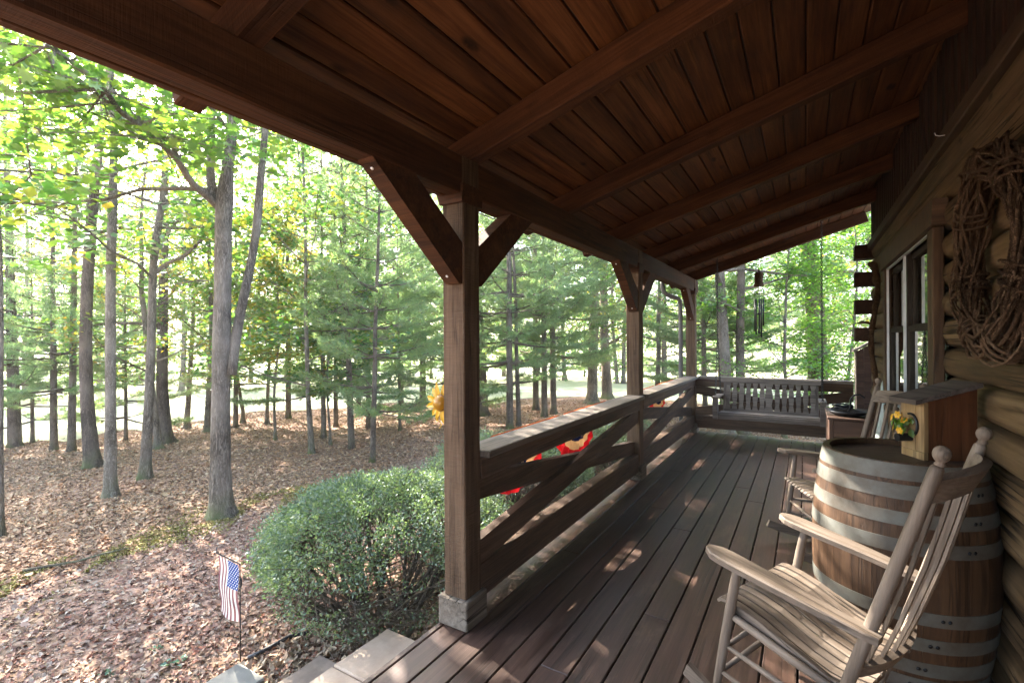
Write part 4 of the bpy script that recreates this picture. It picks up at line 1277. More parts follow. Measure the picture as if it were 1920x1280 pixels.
# ================================================================== vegetation
LEAF4 = np.array([(0, -.5, 0), (.30, .02, .03), (0, .5, -.02), (-.30, .02, .03)])
_l = [(0, -.52), (.07, -.22), (.30, -.34), (.24, -.08), (.47, .02), (.25, .12), (.34, .34), (.12, .26), (0, .56)]
LOBED = np.array([(x, y, .05 * abs(x) * 2 - .05 * y) for x, y in (_l + [(-x, y) for x, y in _l[-2:0:-1]])])

def leaves(anchors, per, spread, size, shape, rg, tilt=.55, droop=.0):
    A = np.repeat(np.asarray(anchors), per, axis=0)
    n = len(A)
    C = A + rg.normal(0, 1, (n, 3)) * np.array([spread, spread, spread * .55])
    nz = np.stack([rg.normal(0, tilt, n), rg.normal(0, tilt, n), np.ones(n)], 1)
    nz /= np.linalg.norm(nz, axis=1)[:, None]
    a = rg.uniform(0, 2 * math.pi, n)
    d = np.stack([np.cos(a), np.sin(a), rg.normal(-droop, .3, n)], 1)
    d -= nz * (d * nz).sum(1)[:, None]; d /= np.linalg.norm(d, axis=1)[:, None]
    s = np.cross(d, nz)
    sz = size * rg.uniform(.6, 1.25, n)
    k = len(shape)
    V = C[:, None, :] + sz[:, None, None] * (shape[None, :, 0, None] * s[:, None, :] + shape[None, :, 1, None] * d[:, None, :] + shape[None, :, 2, None] * nz[:, None, :])
    F = np.arange(n * k).reshape(n, k)
    return V.reshape(-1, 3), F

def path_at(path, t):
    path = np.asarray(path); n = len(path) - 1
    f = min(max(t, 0), .9999) * n; i = int(f)
    return path[i] + (path[i + 1] - path[i]) * (f - i)

def limbs(path, radii, h0, spread, nl, rg, up=.35, sub=6, twig=4, jitter=.3):
    """limbs on a trunk path: returns a Geo of wood and the twig anchors"""
    g = Geo(); anchors = []
    H = path[-1][2]
    az = rg.uniform(0, 6.28)
    for i in range(nl):
        z = h0 + (H - h0) * ((i + rg.uniform(0, .8)) / nl)
        t = z / H
        p = path_at(path, t)
        r = np.interp(t, np.linspace(0, 1, len(radii)), radii) * .42
        az += 2.4 + rg.normal(0, .35)
        L = spread * (1.0 - .62 * (z - h0) / (H - h0 + .01)) * rg.uniform(.65, 1.15)
        el = rg.uniform(.05, .45) + up * (z - h0) / (H - h0 + .01)
        d = np.array([math.cos(az) * math.cos(el), math.sin(az) * math.cos(el), math.sin(el)])
        pts = [p]; q = p.copy(); dd = d.copy()
        for s in range(5):
            dd = dd + rg.normal(0, .16, 3) + np.array([0, 0, .03]); dd /= np.linalg.norm(dd)
            q = q + dd * L / 5; pts.append(q.copy())
        g.tube(pts, np.linspace(max(r, .012), .006, 6), 5, cap=False)
        pts = np.array(pts)
        for s in range(sub):
            ts = rg.uniform(.25, 1.0)
            b = path_at(pts, ts)
            a2 = az + rg.choice([-1, 1]) * rg.uniform(.4, 1.3)
            L2 = L * rg.uniform(.22, .48) * (1.15 - .5 * ts)
            e2 = rg.normal(.12, .25)
            d2 = np.array([math.cos(a2) * math.cos(e2), math.sin(a2) * math.cos(e2), math.sin(e2)])
            m = b + d2 * L2 * .5 + rg.normal(0, .04, 3) * L2
            e = b + d2 * L2 + np.array([0, 0, -.05 * L2])
            g.tube([b, m, e], [.008, .006, .003], 4, cap=False)
            for w in range(twig):
                tt = rg.uniform(.35, 1.05)
                anchors.append(b + (e - b) * tt + rg.normal(0, .12, 3) * L2)
        anchors.append(pts[-1])
    return g, anchors

def pine_parts(H, r0, h0, spread, rg, whorl=.55, dens=1.0, needle=.125, nn=6, high=.3):
    n = 12
    path = np.array([(rg.normal(0, .012 * H * .1) * k, rg.normal(0, .012 * H * .1) * k * .5, H * k / n) for k in range(n + 1)]) * np.array([.15, .15, 1])
    radii = [r0 * (1 - .9 * k / n) for k in range(n + 1)]
    radii[0] = r0 * 1.35
    gt = Geo().tube(np.vstack([path[:1] + np.array([0, 0, -.12]), path[:1] + np.array([0, 0, .18]), path[1:]]), [radii[0] * 1.15, r0 * 1.02] + radii[1:], 10)
    gb = Geo(); T = []; D = []
    z = h0
    while z < H - .3:
        t = z / H; f = (z - h0) / (H - h0)
        nb = rg.integers(4, 7); a0 = rg.uniform(0, 6.28)
        for b in range(nb):
            az = a0 + b * 2 * math.pi / nb + rg.normal(0, .18)
            L = spread * ((1 - f) ** .55 * .95 + .08) * rg.uniform(.45, 1.15) * (1 if f > .12 else rg.choice([.5, .8, 1]))
            el = rg.uniform(-.12, .22) + .55 * f
            p = path_at(path, t) + np.array([0, 0, rg.normal(0, .05)])
            d = np.array([math.cos(az) * math.cos(el), math.sin(az) * math.cos(el), math.sin(el)])
            k = 5; pts = []
            for s in range(k + 1):
                q = p + d * L * s / k; q[2] += .10 * L * ((s / k) ** 2) - .05 * L * math.sin(s / k * math.pi)
                pts.append(q)
            pts = np.array(pts)
            gb.tube(pts, np.linspace(.012 + .008 * L * (1 - f), .004, k + 1), 4, cap=False)
            side = np.array([-math.sin(az), math.cos(az), 0])
            m = int(max(3, L * 6.5 * dens))
            for s in range(m):
                ts = .38 + .62 * (s + rg.uniform(0, 1)) / m
                b0 = path_at(pts, ts)
                sg = 1 if s % 2 else -1
                l2 = (.16 + .34 * L * (1.15 - ts)) * rg.uniform(.5, 1.0) * .8
                dd = d * .75 + side * sg * .75 + np.array([0, 0, rg.normal(.05, .15)])
                dd /= np.linalg.norm(dd)
                e = b0 + dd * l2
                gb.tube([b0, e], [.004, .002], 3, cap=False)
                for w in range(max(2, int(l2 / .09))):
                    T.append(b0 + dd * l2 * (w + 1) / max(2, int(l2 / .09))); D.append(dd)
            T.append(pts[-1]); D.append(d)
        z += whorl * rg.uniform(.7, 1.25)
    T = np.array(T); D = np.array(D)
    kp = (T[:, 2] < 5.5) | (rg.uniform(0, 1, len(T)) < high)
    T = T[kp]; D = D[kp]
    A = np.repeat(T, nn, 0); Dn = np.repeat(D, nn, 0)
    N_ = len(A)
    dirs = Dn * .75 + rg.normal(0, .62, (N_, 3)); dirs /= np.linalg.norm(dirs, axis=1)[:, None]
    sd = np.cross(dirs, rg.normal(0, 1, (N_, 3))); sd /= np.linalg.norm(sd, axis=1)[:, None]
    ln = needle * rg.uniform(.7, 1.25, N_)[:, None]
    w = .0072 * rg.uniform(.7, 1.3, N_)[:, None] * needle / .125
    V = np.stack([A - sd * w, A + sd * w, A + dirs * ln], 1).reshape(-1, 3)
    F = np.arange(N_ * 3).reshape(-1, 3)
    return gt, gb, V, F

def assemble(name, trunk, branches, leafV, leafF, bark, leaf, label, cat='tree', group=None, M=None):
    t = empty(name, (0, 0, 0), label=label, cat=cat, group=group)
    if M is not None: t.matrix_basis = M
    put('trunk', trunk.mesh('trunk', True), bark, t, local=True)
    if branches is not None: put('branches', branches.mesh('branches', True), bark, t, local=True)
    put('crown', np_mesh('crown', leafV, leafF, False), leaf, t, local=True)
    return t

# ---- prototypes, reused for many trees
def broad_parts(H, r0, h0, spread, nl, rg, size=.12, per=7, lean=.02, shape=LEAF4, sub=7, twig=4, sp=.16, thin=.08):
    n = 10
    path = [np.zeros(3)]
    d = np.array([rg.normal(0, lean), rg.normal(0, lean), 1.0])
    for k in range(n):
        d = d + np.array([rg.normal(0, lean * 2), rg.normal(0, lean * 2), 0])
        path.append(path[-1] + d * H / n)
    path = np.array(path); path[:, 2] = np.linspace(0, H, n + 1)
    radii = np.array([r0 * (1 - .82 * (k / n) ** 1.1) for k in range(n + 1)])
    tp = np.vstack([path[:1] + np.array([0, 0, q]) for q in (-.12, .0, .07, .18, .4)] + [path[1:]])
    tr = np.concatenate([[r0 * 2.3, r0 * 1.85, r0 * 1.5, r0 * 1.22, r0 * 1.04], radii[1:]])
    gt = Geo().tube(tp, tr, 16, lob=[.22, .2, .14, .08, .03])
    gb, an = limbs(path, radii, h0, spread, nl, rg, sub=sub, twig=twig)
    an = [q for q in an if q[2] < 6.5 or rg.uniform() < thin]
    V, F = leaves(an, per, sp, size, shape, rg)
    return gt, gb, V, F
PROTO = {}
def proto(kind, i):
    key = (kind, i)
    if key in PROTO: return PROTO[key]
    rg = np.random.default_rng(100 + 17 * i + {'pine': 0, 'oak': 1000, 'maple': 2000, 'lime': 3000, 'far': 4000, 'farpine': 5000}[kind])
    if kind == 'pine':
        H, r0, h0, sp = [(10.0, .075, 1.4, 2.3), (12.5, .10, 1.8, 2.9), (15.5, .20, 2.2, 3.6), (8.0, .06, .8, 2.2), (10.5, .075, 1.4, 2.4), (13, .10, 1.8, 3.0)][i]
        parts = pine_parts(H, r0, h0, sp, rg, whorl=.66, dens=1.7, nn=11, needle=.155, high=.75 if i > 3 else .3); bark = 'barkbrown' if r0 < .15 else 'barkdark'; leaf = 'pineleaf'
    elif kind == 'oak':
        H, r0, h0, sp = [(14, .14, 3.0, 3.2), (15.5, .18, 3.6, 3.6), (12, .085, 2.6, 2.4)][i]
        parts = broad_parts(H, r0, h0, sp, 22, rg, size=.15, per=9); bark = 'barkgrey'; leaf = 'oakleaf'
    elif kind == 'maple':
        H, r0, h0, sp = [(8.5, .06, 1.7, 2.2), (10.5, .11, 2.0, 2.9), (6.0, .035, 1.3, 1.6)][i]
        parts = broad_parts(H, r0, h0, sp, 24, rg, size=.125, per=10, thin=.7); bark = 'barkgrey'; leaf = 'mapleleaf'
    elif kind == 'lime':
        parts = broad_parts(6.5, .05, .5, 2.1, 30, rg, size=.085, per=13, sp=.18); bark = 'barkgrey'; leaf = 'limeleaf'
    elif kind == 'far':
        H, r0, h0, sp = [(16, .13, .7, 4.2), (19, .15, 1.0, 4.8)][i]
        parts = broad_parts(H, r0, h0, sp, 30, rg, size=.30, per=8, sp=.45, sub=6, thin=1.0); bark = 'barkgrey'; leaf = 'mapleleaf'
    elif kind == 'farpine':
        parts = pine_parts(16.0, .16, .7, 3.8, rg, whorl=.6, dens=.7, needle=.30, nn=7, high=1.0); bark = 'barkdark'; leaf = 'pineleaf'
    gt, gb, V, F = parts
    PROTO[key] = (gt.mesh('trunk', True), gb.mesh('branches', True), np_mesh('crown', V, F), bark, leaf)
    return PROTO[key]
RADIUS = {  # trunk radius of each prototype
    ('pine', 0): .075, ('pine', 1): .10, ('pine', 2): .20, ('pine', 3): .06, ('pine', 4): .075, ('pine', 5): .10, ('oak', 0): .14, ('oak', 1): .18, ('oak', 2): .085, ('maple', 0): .06, ('maple', 1): .11, ('maple', 2): .035, ('lime', 0): .05}
NAMES = {'pine': 'pine_tree', 'oak': 'oak_tree', 'maple': 'maple_tree', 'lime': 'leafy_tree', 'far': 'woodland_tree', 'farpine': 'woodland_pine'}
def place(kind, i, loc, s, rzv, label, lean=(0, 0), group=None, bark=None, sz=None):
    tm, bm_, cm, bk_, lf = proto(kind, i)
    t = empty(NAMES[kind], (0, 0, 0), label=label, cat='tree', group=group)
    sz = sz or s
    t.matrix_basis = Matrix.Translation(loc) @ Euler((lean[1], lean[0], 0)).to_matrix().to_4x4() @ Matrix.Rotation(rzv, 4, 'Z') @ Matrix.Diagonal((s, s, sz, 1))
    b = MAT[bark or bk_]
    if bark and tm.materials and tm.materials[0] is not b:
        tm = tm.copy(); tm.materials.clear()
    put('trunk', tm, b, t, local=True)
    put('branches', bm_, MAT[bk_], t, local=True)
    put('crown', cm, MAT[lf], t, local=True)
    return t
def place_px(kind, i, u, v, wpx, top, label, bark=None, rzv=None, zs=1.0, group=None):
    """a tree rooted where the photograph shows its foot; top = (u, v) of a higher point of the trunk"""
    p, d = ground_at(u, v)
    s = (.92 * wpx * d / 905.0 / 2 / math.hypot(1, (u - 960) / 905.0)) / RADIUS[(kind, i)]
    s = max(.6, min(1.6, s))
    lx = ly = 0
    if top:
        q = at(top[0], top[1], d)
        h = max(.5, q.z - p.z)
        lx, ly = math.atan2(q.x - p.x, h), -math.atan2(q.y - p.y, h)
    return place(kind, i, Vector((p.x, p.y, gz(p.x, p.y))), s, random.uniform(0, 6.28) if rzv is None else rzv, label, (lx, ly), group, bark, sz=s * zs)

def traced(name, base, pts, wids, label, H, h0, spread, nl, seed, bark, leaf, size, per, extra=None, shape=LEAF4, twig=4, sub=7, sp=.16, dfix=None):
    """tree whose trunk follows the bends seen in the photograph; wids = trunk widths in pixels"""
    p, d = ground_at(*base)
    rg = np.random.default_rng(seed)
    P = [np.array([0, 0, -.15]), np.array([0, 0, .03])]
    W = [wids[0] * 1.05, wids[0] * 1.02]
    for (u, v), w in zip(pts, wids):
        q = at(u, v, d) - p
        P.append(np.array(q)); W.append(w)
    dirv = P[-1] - P[-2]; dirv /= np.linalg.norm(dirv)
    z = P[-1][2]
    while z < H:
        dirv = dirv + rg.normal(0, .06, 3); dirv[2] = abs(dirv[2]) + .1; dirv /= np.linalg.norm(dirv)
        P.append(P[-1] + dirv * 1.0); W.append(max(4, W[-1] * .9)); z = P[-1][2]
    R_ = np.array(W) * d / 905.0 / 2 / math.hypot(1, (base[0] - 960) / 905.0)
    # resample smoothly
    P = np.array(P)
    s = np.concatenate([[0], np.cumsum(np.linalg.norm(np.diff(P, axis=0), axis=1))])
    ss = np.concatenate([s[:2], np.linspace(s[1], s[-1], 44)[1:]])
    Pi = np.stack([np.interp(ss, s, P[:, k]) for k in range(3)], 1); Ri = np.interp(ss, s, R_)
    for _ in range(2):
        Pi[2:-1] = (Pi[1:-2] + 2 * Pi[2:-1] + Pi[3:]) / 4
    Ri *= 1 + rg.normal(0, .02, len(Ri))
    hb_ = Pi[:, 2]
    Ri *= 1 + .55 * np.exp(-np.clip(hb_, 0, None) / .11)
    fine = np.array([-.1, -.0, .06, .13, .22, .34])
    Pf = np.stack([np.interp(fine, Pi[:, 2], Pi[:, k]) for k in range(2)] + [fine], 1)
    Rf = np.interp(fine, Pi[:, 2], np.interp(ss, s, R_)) * (1 + .55 * np.exp(-np.clip(fine, 0, None) / .11))
    up_ = Pi[:, 2] > .45
    gt = Geo().tube(np.vstack([Pf, Pi[up_]]), np.concatenate([Rf, Ri[up_]]), 20, lob=[.2, .18, .12, .08, .05, .02])
    path = np.stack([np.interp(np.linspace(0, H, 24), Pi[:, 2], Pi[:, k]) for k in range(3)], 1); path[:, 2] = np.linspace(0, H, 24)
    rad = np.interp(np.linspace(0, H, 24), Pi[:, 2], Ri)
    gb, an = limbs(path, rad, h0, spread, nl, rg, sub=sub, twig=twig)
    if extra:
        for q0, rr, leafy_from, cnt in extra:
            Q = np.array([np.array(at(u, v, d + dd) - p) for u, v, dd in q0])
            s2 = np.concatenate([[0], np.cumsum(np.linalg.norm(np.diff(Q, axis=0), axis=1))])
            si = np.linspace(0, s2[-1], 26)
            Qi = np.stack([np.interp(si, s2, Q[:, k]) for k in range(3)], 1)
            for _ in range(2): Qi[1:-1] = (Qi[:-2] + 2 * Qi[1:-1] + Qi[2:]) / 4
            gt.tube(Qi, np.interp(np.linspace(0, 1, 26), np.linspace(0, 1, len(rr)), np.array(rr) * d / 905 / 2 / math.hypot(1, (base[0] - 960) / 905.0)), 10)
            for k in range(cnt):
                t = rg.uniform(leafy_from, 1.0)
                b = path_at(Qi, t)
                a = rg.uniform(0, 6.28); L = rg.uniform(.35, 1.25)
                e = b + np.array([math.cos(a), math.sin(a), rg.normal(.05, .3)]) * L
                m = (b + e) / 2 + rg.normal(0, .06, 3)
                gb.tube([b, m, e], [.010, .007, .003], 5, cap=False)
                for w in range(5):
                    an.append(b + (e - b) * rg.uniform(.4, 1.05) + rg.normal(0, .08, 3))
    an = [q for q in an if q[2] < 6.5 or rg.uniform() < .08]
    V, F = leaves(an, per, sp, size, shape, rg)
    return assemble(name, gt, gb, V, F, MAT[bark], MAT[leaf], label, M=Matrix.Translation(p))

# main oak by the mulch bed: two stems, a long crooked limb and a second slender trunk
traced('oak_tree', (413, 966), [(412, 930), (412, 860), (413, 760), (415, 640), (419, 520), (420, 430), (418, 380), (425, 335), (436, 270), (442, 210), (446, 120)],
       [44, 40, 37, 35, 34, 34, 37, 26, 21, 19, 17], 'big grey forked oak with a long crooked limb at the edge of the mulch bed', 13.5, 3.6, 3.4, 15, 41, 'barkgrey', 'oakleaf', .115, 7,
       extra=[([(408, 372, 0), (396, 345, 0), (397, 290, .1), (400, 200, .2), (398, 90, .3)], [20, 17, 16, 15, 13], .6, 8),
              ([(412, 385, 0), (392, 362, -.1), (360, 345, -.3), (340, 300, -.5), (300, 262, -.8), (262, 228, -1.1), (222, 205, -1.4), (205, 165, -1.6), (150, 120, -1.9), (90, 80, -2.2)], [20, 15, 13, 11, 10, 9, 8, 7, 6, 4], .35, 34),
              ([(338, 295, -.5), (318, 258, -.6), (290, 240, -.7), (262, 215, -.9)], [9, 7, 6, 4], .4, 8),
              ([(434, 700, 0), (440, 640, .05), (456, 560, .1), (474, 480, .15), (484, 415, .2), (490, 330, .2), (500, 240, .2), (506, 160, .2)], [20, 21, 19, 17, 18, 15, 13, 12], .7, 10)],
       shape=LOBED, sub=6, twig=3)
traced('oak_tree', (205, 930), [(205, 905), (206, 860), (207, 760), (207, 640), (208, 500), (213, 380), (216, 262)], [27, 24, 22, 21, 20, 19, 15],
       'pale grey straight trunk between the dark flared trunk and the crooked trunk', 13, 3.4, 3.2, 17, 42, 'barkbirch', 'oakleaf', .15, 9)
traced('oak_tree', (270, 893), [(271, 870), (277, 780), (283, 660), (286, 560), (288, 470), (293, 440), (302, 405), (309, 350), (312, 300)], [23, 20, 18, 17, 17, 18, 14, 12, 10],
       'grey trunk with a crooked bend and a rising side limb', 12, 3.0, 2.8, 18, 43, 'barkgrey', 'mapleleaf', .14, 9,
       extra=[([(290, 510, 0), (310, 492, 0), (345, 478, -.1), (375, 450, -.2), (402, 415, -.3)], [9, 8, 8, 6, 4], .5, 8)])
traced('oak_tree', (172, 872), [(170, 840), (162, 760), (160, 660), (163, 540), (172, 420), (180, 330)], [32, 27, 25, 24, 22, 19],
       'dark trunk with a wide flared foot', 15, 3.6, 3.2, 18, 44, 'barkdark', 'mapleleaf', .14, 9)
traced('oak_tree', (-4, 1004), [(-3, 960), (-2, 800), (0, 640), (2, 500)], [20, 16, 14, 12],
       'grey trunk cut by the edge of the picture', 12, 3.3, 3.0, 16, 45, 'barkgrey', 'oakleaf', .15, 9)
traced('maple_tree', (583, 849), [(581, 800), (577, 740), (575, 640), (573, 570)], [11, 9, 8, 7],
       'young slender tree with thin arching twigs in the middle of the leaf litter', 8.5, 1.25, 2.3, 26, 46, 'barkgrey', 'mapleleaf', .11, 9)
traced('oak_tree', (1534, 800), [(1534, 700), (1530, 600), (1522, 500), (1512, 430)], [38, 36, 35, 33],
       'thick leaning trunk with a leafy vine beyond the end of the porch', 15, 3.5, 3.0, 18, 47, 'barkdark', 'limeleaf', .10, 9,
       extra=[([(1534, 740, -.2), (1532, 640, -.25), (1526, 540, -.25), (1516, 440, -.2)], [8, 7, 6, 5], .05, 46)])
traced('maple_tree', (1138, 748), [(1137, 715), (1134, 660), (1132, 560), (1134, 480)], [19, 17, 15, 13],
       'brown trunked maple with bright green foliage beyond the middle post', 9.5, 2.0, 3.1, 32, 48, 'barkbrown', 'mapleleaf', .12, 13)

for args in (
    ('oak', 0, 310, 828, 27, (300, 600), 'dark trunk with a flared foot behind the crooked grey trunk', 'barkdark'),
    ('pine', 1, 133, 842, 19, (136, 700), 'mossy pine trunk just behind the dark flared trunk', None),
    ('pine', 2, 27, 834, 22, (24, 700), 'mossy pine trunk near the grey trunk at the picture edge', None),
    ('pine', 1, 100, 840, 18, None, 'pine with drooping boughs reaching to the ground', None),
    ('maple', 1, 296, 838, 9, (290, 700), 'thin green stem touching the dark flared trunk', None),
    ('oak', 2, 388, 808, 13, None, 'short straight trunk beside the big forked oak, at the meadow edge', None),
    ('pine', 1, 441, 799, 10, (442, 640), 'thin reddish dark trunk seen just past the big forked oak', None),
    ('maple', 2, 515, 823, 6, (514, 640), 'very thin pale sapling stem', None),
    ('pine', 1, 540, 783, 12, None, 'grey trunk at the meadow edge behind the very thin sapling', None),
    ('pine', 0, 606, 819, 11, (605, 600), 'straight pine trunk right beside the arching young tree', None),
    ('maple', 2, 618, 832, 5, (616, 640), 'thin dark sapling between two pines', None),
    ('pine', 1, 629, 799, 8, None, 'slim pine trunk between the thin dark sapling and the leaning pine', None),
    ('pine', 1, 658, 839, 14, (652, 620), 'brown pine trunk leaning slightly next to the whorled pine', None),
    ('pine', 0, 697, 866, 12, (704, 640), 'young pine with bare whorls of thin branches', None),
    ('pine', 1, 690, 801, 10, None, 'pale pine trunk just behind the whorled young pine', None),
    ('pine', 3, 749, 806, 7, (748, 700), 'small crooked pine alone in the leaf litter', None),
    ('pine', 1, 752, 772, 10, None, 'pine trunk behind the small crooked pine', None),
    ('pine', 1, 672, 768, 10, None, 'dark trunk at the meadow edge behind the brown pine', None),
    ('pine', 2, 792, 756, 14, None, 'mossy flared trunk behind the yellow flower', None),
    ('pine', 2, 903, 779, 27, (898, 640), 'big dark pine right behind the stout post', None),
    ('pine', 1, 955, 804, 15, (955, 640), 'brown pine trunk, thicker of the pair next to the big dark pine', None),
    ('pine', 0, 972, 799, 10, (968, 640), 'brown pine trunk, thinner of the pair next to the big dark pine', None),
    ('pine', 1, 1004, 769, 13, None, 'grey pine trunk with flared foot out in the meadow edge', None),
    ('pine', 1, 1020, 783, 13, (1020, 640), 'reddish brown pine trunk of the pair above the railing', None),
    ('pine', 1, 1037, 777, 13, (1036, 640), 'dark brown pine trunk of the pair above the railing', None),
    ('oak', 1, 1110, 757, 21, (1110, 640), 'thick grey trunk beside the bright green maple', None),
    ('oak', 0, 1393, 818, 21, (1390, 700), 'red brown trunk seen under the porch swing', 'barkbrown'),
    ('oak', 1, 1364, 822, 27, (1362, 700), 'thick grey trunk seen under the porch swing', None),
    ('pine', 1, 1353, 802, 11, (1353, 560), 'straight pine trunk beside the swing chain', None),
    ('pine', 1, 1322, 800, 12, (1318, 560), 'pine trunk close to the corner post', None),
    ('pine', 1, 1388, 780, 12, (1388, 560), 'pine trunk behind the wind chime', None),
    ('maple', 1, 1230, 778, 12, None, 'yellowing maple between the middle and corner posts', None),
    ('lime', 0, 1470, 826, 9, None, 'bright green bushy young tree past the end railing', None),
    ('lime', 0, 1590, 806, 9, None, 'bright green bushy young tree close to the log ends', None),
    ('pine', 3, 850, 800, 8, None, 'young pine hidden behind the stout post', None),
    ('maple', 0, 500, 792, 8, None, 'young maple with low leafy boughs beyond the very thin sapling', None),
    ('maple', 1, 350, 800, 9, None, 'leafy maple between the crooked grey trunk and the big forked oak', None),
    ('pine', 3, 60, 826, 10, None, 'low bushy pine at the sunny gap between the mossy trunks', None),
    ('pine', 3, 235, 822, 9, None, 'low bushy pine behind the pale grey trunk', None),
    ('maple', 0, 455, 790, 8, None, 'yellow green young maple just past the big forked oak', None),
):
    if args[0] == 'pine' and args[1] in (0, 1) and args[2] > 500: args = ('pine', args[1] + 4) + args[2:]
    place_px(*args[:6], args[6], bark=args[7])

# woods beyond the meadow and round the clearing
rb = random.Random(77)
for k in range(54):
    a = R(-62 + 118 * (k + rb.uniform(0, 1)) / 54)
    if k % 3 == 0: d = rb.uniform(26, 36)
    else: d = rb.uniform(48, 78)
    x = -math.sin(YAW - a) * d; y = math.cos(YAW - a) * d
    kind, i = rb.choice([('far', 0), ('far', 1), ('farpine', 0), ('far', 0)])
    lab = 'hazy pine in the woods beyond the meadow' if kind == 'farpine' else 'hazy leafy tree in the woods beyond the meadow'
    place(kind, i, Vector((x, y, gz(x, y))), rb.uniform(.75, 1.1), rb.uniform(0, 6.28), lab, group='pines beyond the meadow' if kind == 'farpine' else 'leafy trees beyond the meadow')
# more boughs at the far side of the clearing
for k in range(24):
    a = R(-50 + 86 * (k + rb.uniform(0, 1)) / 24)
    d = rb.uniform(25, 34)
    x = -math.sin(YAW - a) * d; y = math.cos(YAW - a) * d
    kind, i = rb.choice([('pine', 3), ('maple', 1), ('maple', 0), ('maple', 1)])
    place(kind, i, Vector((x, y, gz(x, y))), rb.uniform(.9, 1.25), rb.uniform(0, 6.28), 'soft green pine at the edge of the meadow' if kind == 'pine' else 'light green young maple at the edge of the meadow', group='pines at the meadow edge' if kind == 'pine' else 'young maples at the meadow edge')

# ---- clipped boxwood bushes along the porch
def bush(c, rx, ry, top, seed, label, bare=.47, nleaf=26000, base=None):
    rg = np.random.default_rng(seed)
    g0 = gz(c[0], c[1])
    t = empty('boxwood_bush', (c[0], c[1], g0), label=label, cat='bush', group='clipped bushes along the porch')
    h = top - g0
    zc = h * .50; rzv = h * .50
    lump = [(rg.uniform(0, 6.28), rg.uniform(-.2, .9), rg.uniform(.04, .12)) for _ in range(26)]
    def surf(az, el):
        k = 1.0
        d = np.array([math.cos(az) * math.cos(el), math.sin(az) * math.cos(el), math.sin(el)])
        for la, le, am in lump:
            q = np.array([math.cos(la) * math.cos(le), math.sin(la) * math.cos(le), math.sin(le)])
            k += am * math.exp(-((d - q) ** 2).sum() / .09)
        k -= .06
        return np.array([d[0] * rx, d[1] * ry, d[2] * rzv]) * k
    stems = Geo(); anch = []
    nb = 30
    for b in range(nb):
        a = rg.uniform(0, 6.28)
        bx_, by_ = (base or (0, 0))
        p = np.array([bx_ + .16 * math.cos(a), by_ + .16 * math.sin(a), -.05])
        az = a + rg.normal(0, .4); el = rg.uniform(-.75, 1.2)
        e = surf(az, el) * .86 + np.array([0, 0, zc])
        e[2] = max(e[2], .10)
        pts = []
        for i in range(7):
            f = i / 6
            q = p + (e - p) * f + np.array([0, 0, .10 * math.sin(f * math.pi) * (1 if el < .2 else 0)]) + rg.normal(0, .018, 3) * (0 < i < 6)
            pts.append(q)
        stems.tube(pts, np.linspace(rg.uniform(.011, .024), .005, 7), 6, cap=False)
        for s in range(11):
            f = rg.uniform(.3, .95)
            q = path_at(pts, f)
            az2 = az + rg.normal(0, .55); el2 = el + rg.normal(0, .45)
            e2 = surf(az2, min(1.5, el2)) * rg.uniform(.82, .98) + np.array([0, 0, zc])
            if np.linalg.norm(e2 - q) > .75: e2 = q + (e2 - q) / np.linalg.norm(e2 - q) * .75
            if e2[2] < .06: continue
            m = (q + e2) / 2 + rg.normal(0, .025, 3)
            stems.tube([q, m, e2], [.0065, .0045, .0025], 4, cap=False)
            for w in range(2):
                q3 = path_at([q, m, e2], rg.uniform(.5, 1)); e3 = q3 + rg.normal(0, .09, 3) + (e2 - q) * .15
                stems.tube([q3, e3], [.003, .0015], 3, cap=False)
    # leaf tufts over the outer shell
    nt_ = nleaf // 6
    az = rg.uniform(0, 2 * math.pi, nt_); u = rg.uniform(-.80, 1.0, nt_); el = np.arcsin(u)
    A = []
    camdir = math.atan2(-c[1], -c[0])
    for a, e in zip(az, el):
        d = abs((a - camdir + math.pi) % (2 * math.pi) - math.pi)
        lowcut = .30 + bare * math.exp(-(d / .9) ** 2) + .10 * math.sin(a * 3 + seed) + .05 * math.sin(a * 8)
        q = surf(a, e) * (1 - abs(rg.normal(0, .075)) + .07 * (rg.uniform() < .12)) + np.array([0, 0, zc])
        if q[2] < h * lowcut and rg.uniform() > .10: continue
        if math.sin(a * 9 + e * 7 + seed) + math.sin(a * 5 - e * 11) < -1.25: continue
        A.append(q)
    A = np.array(A)
    n = len(A) * 9
    P = np.repeat(A, 9, 0) + rg.normal(0, .024, (n, 3))
    out = P - np.array([0, 0, zc]); out /= np.linalg.norm(out, axis=1)[:, None]
    d = out * .8 + rg.normal(0, .65, (n, 3)); d /= np.linalg.norm(d, axis=1)[:, None]
    s = np.cross(d, rg.normal(0, 1, (n, 3))); s /= np.linalg.norm(s, axis=1)[:, None]
    nz = np.cross(s, d)
    sz = (.0235 * rg.uniform(.6, 1.2, n))[:, None]
    V = np.stack([P - d * sz * .5, P + s * sz * .27 + nz * sz * .06, P + d * sz * .5, P - s * sz * .27 + nz * sz * .06], 1).reshape(-1, 3)
    F = np.arange(n * 4).reshape(-1, 4)
    put('stems', stems.mesh('stems', True), MAT['twig'], t, local=True)['kind'] = 'stuff'
    put('foliage', np_mesh('foliage', V, F), MAT['boxleaf'], t, local=True)['kind'] = 'stuff'
bush((-2.66, 2.55), .90, .86, .48, 1, 'big round clipped bush with bare lower stems beside the stone steps', base=(.12, -.12), nleaf=72000)
bush((-2.72, 4.35), .86, .90, .44, 2, 'clipped bush behind the first bay of the railing', nleaf=34000)
bush((-2.62, 5.95), .78, .80, .38, 3, 'clipped bush level with the middle post', nleaf=22000)
bush((-2.60, 7.35), .70, .75, .33, 4, 'clipped bush near the corner post', nleaf=18000)

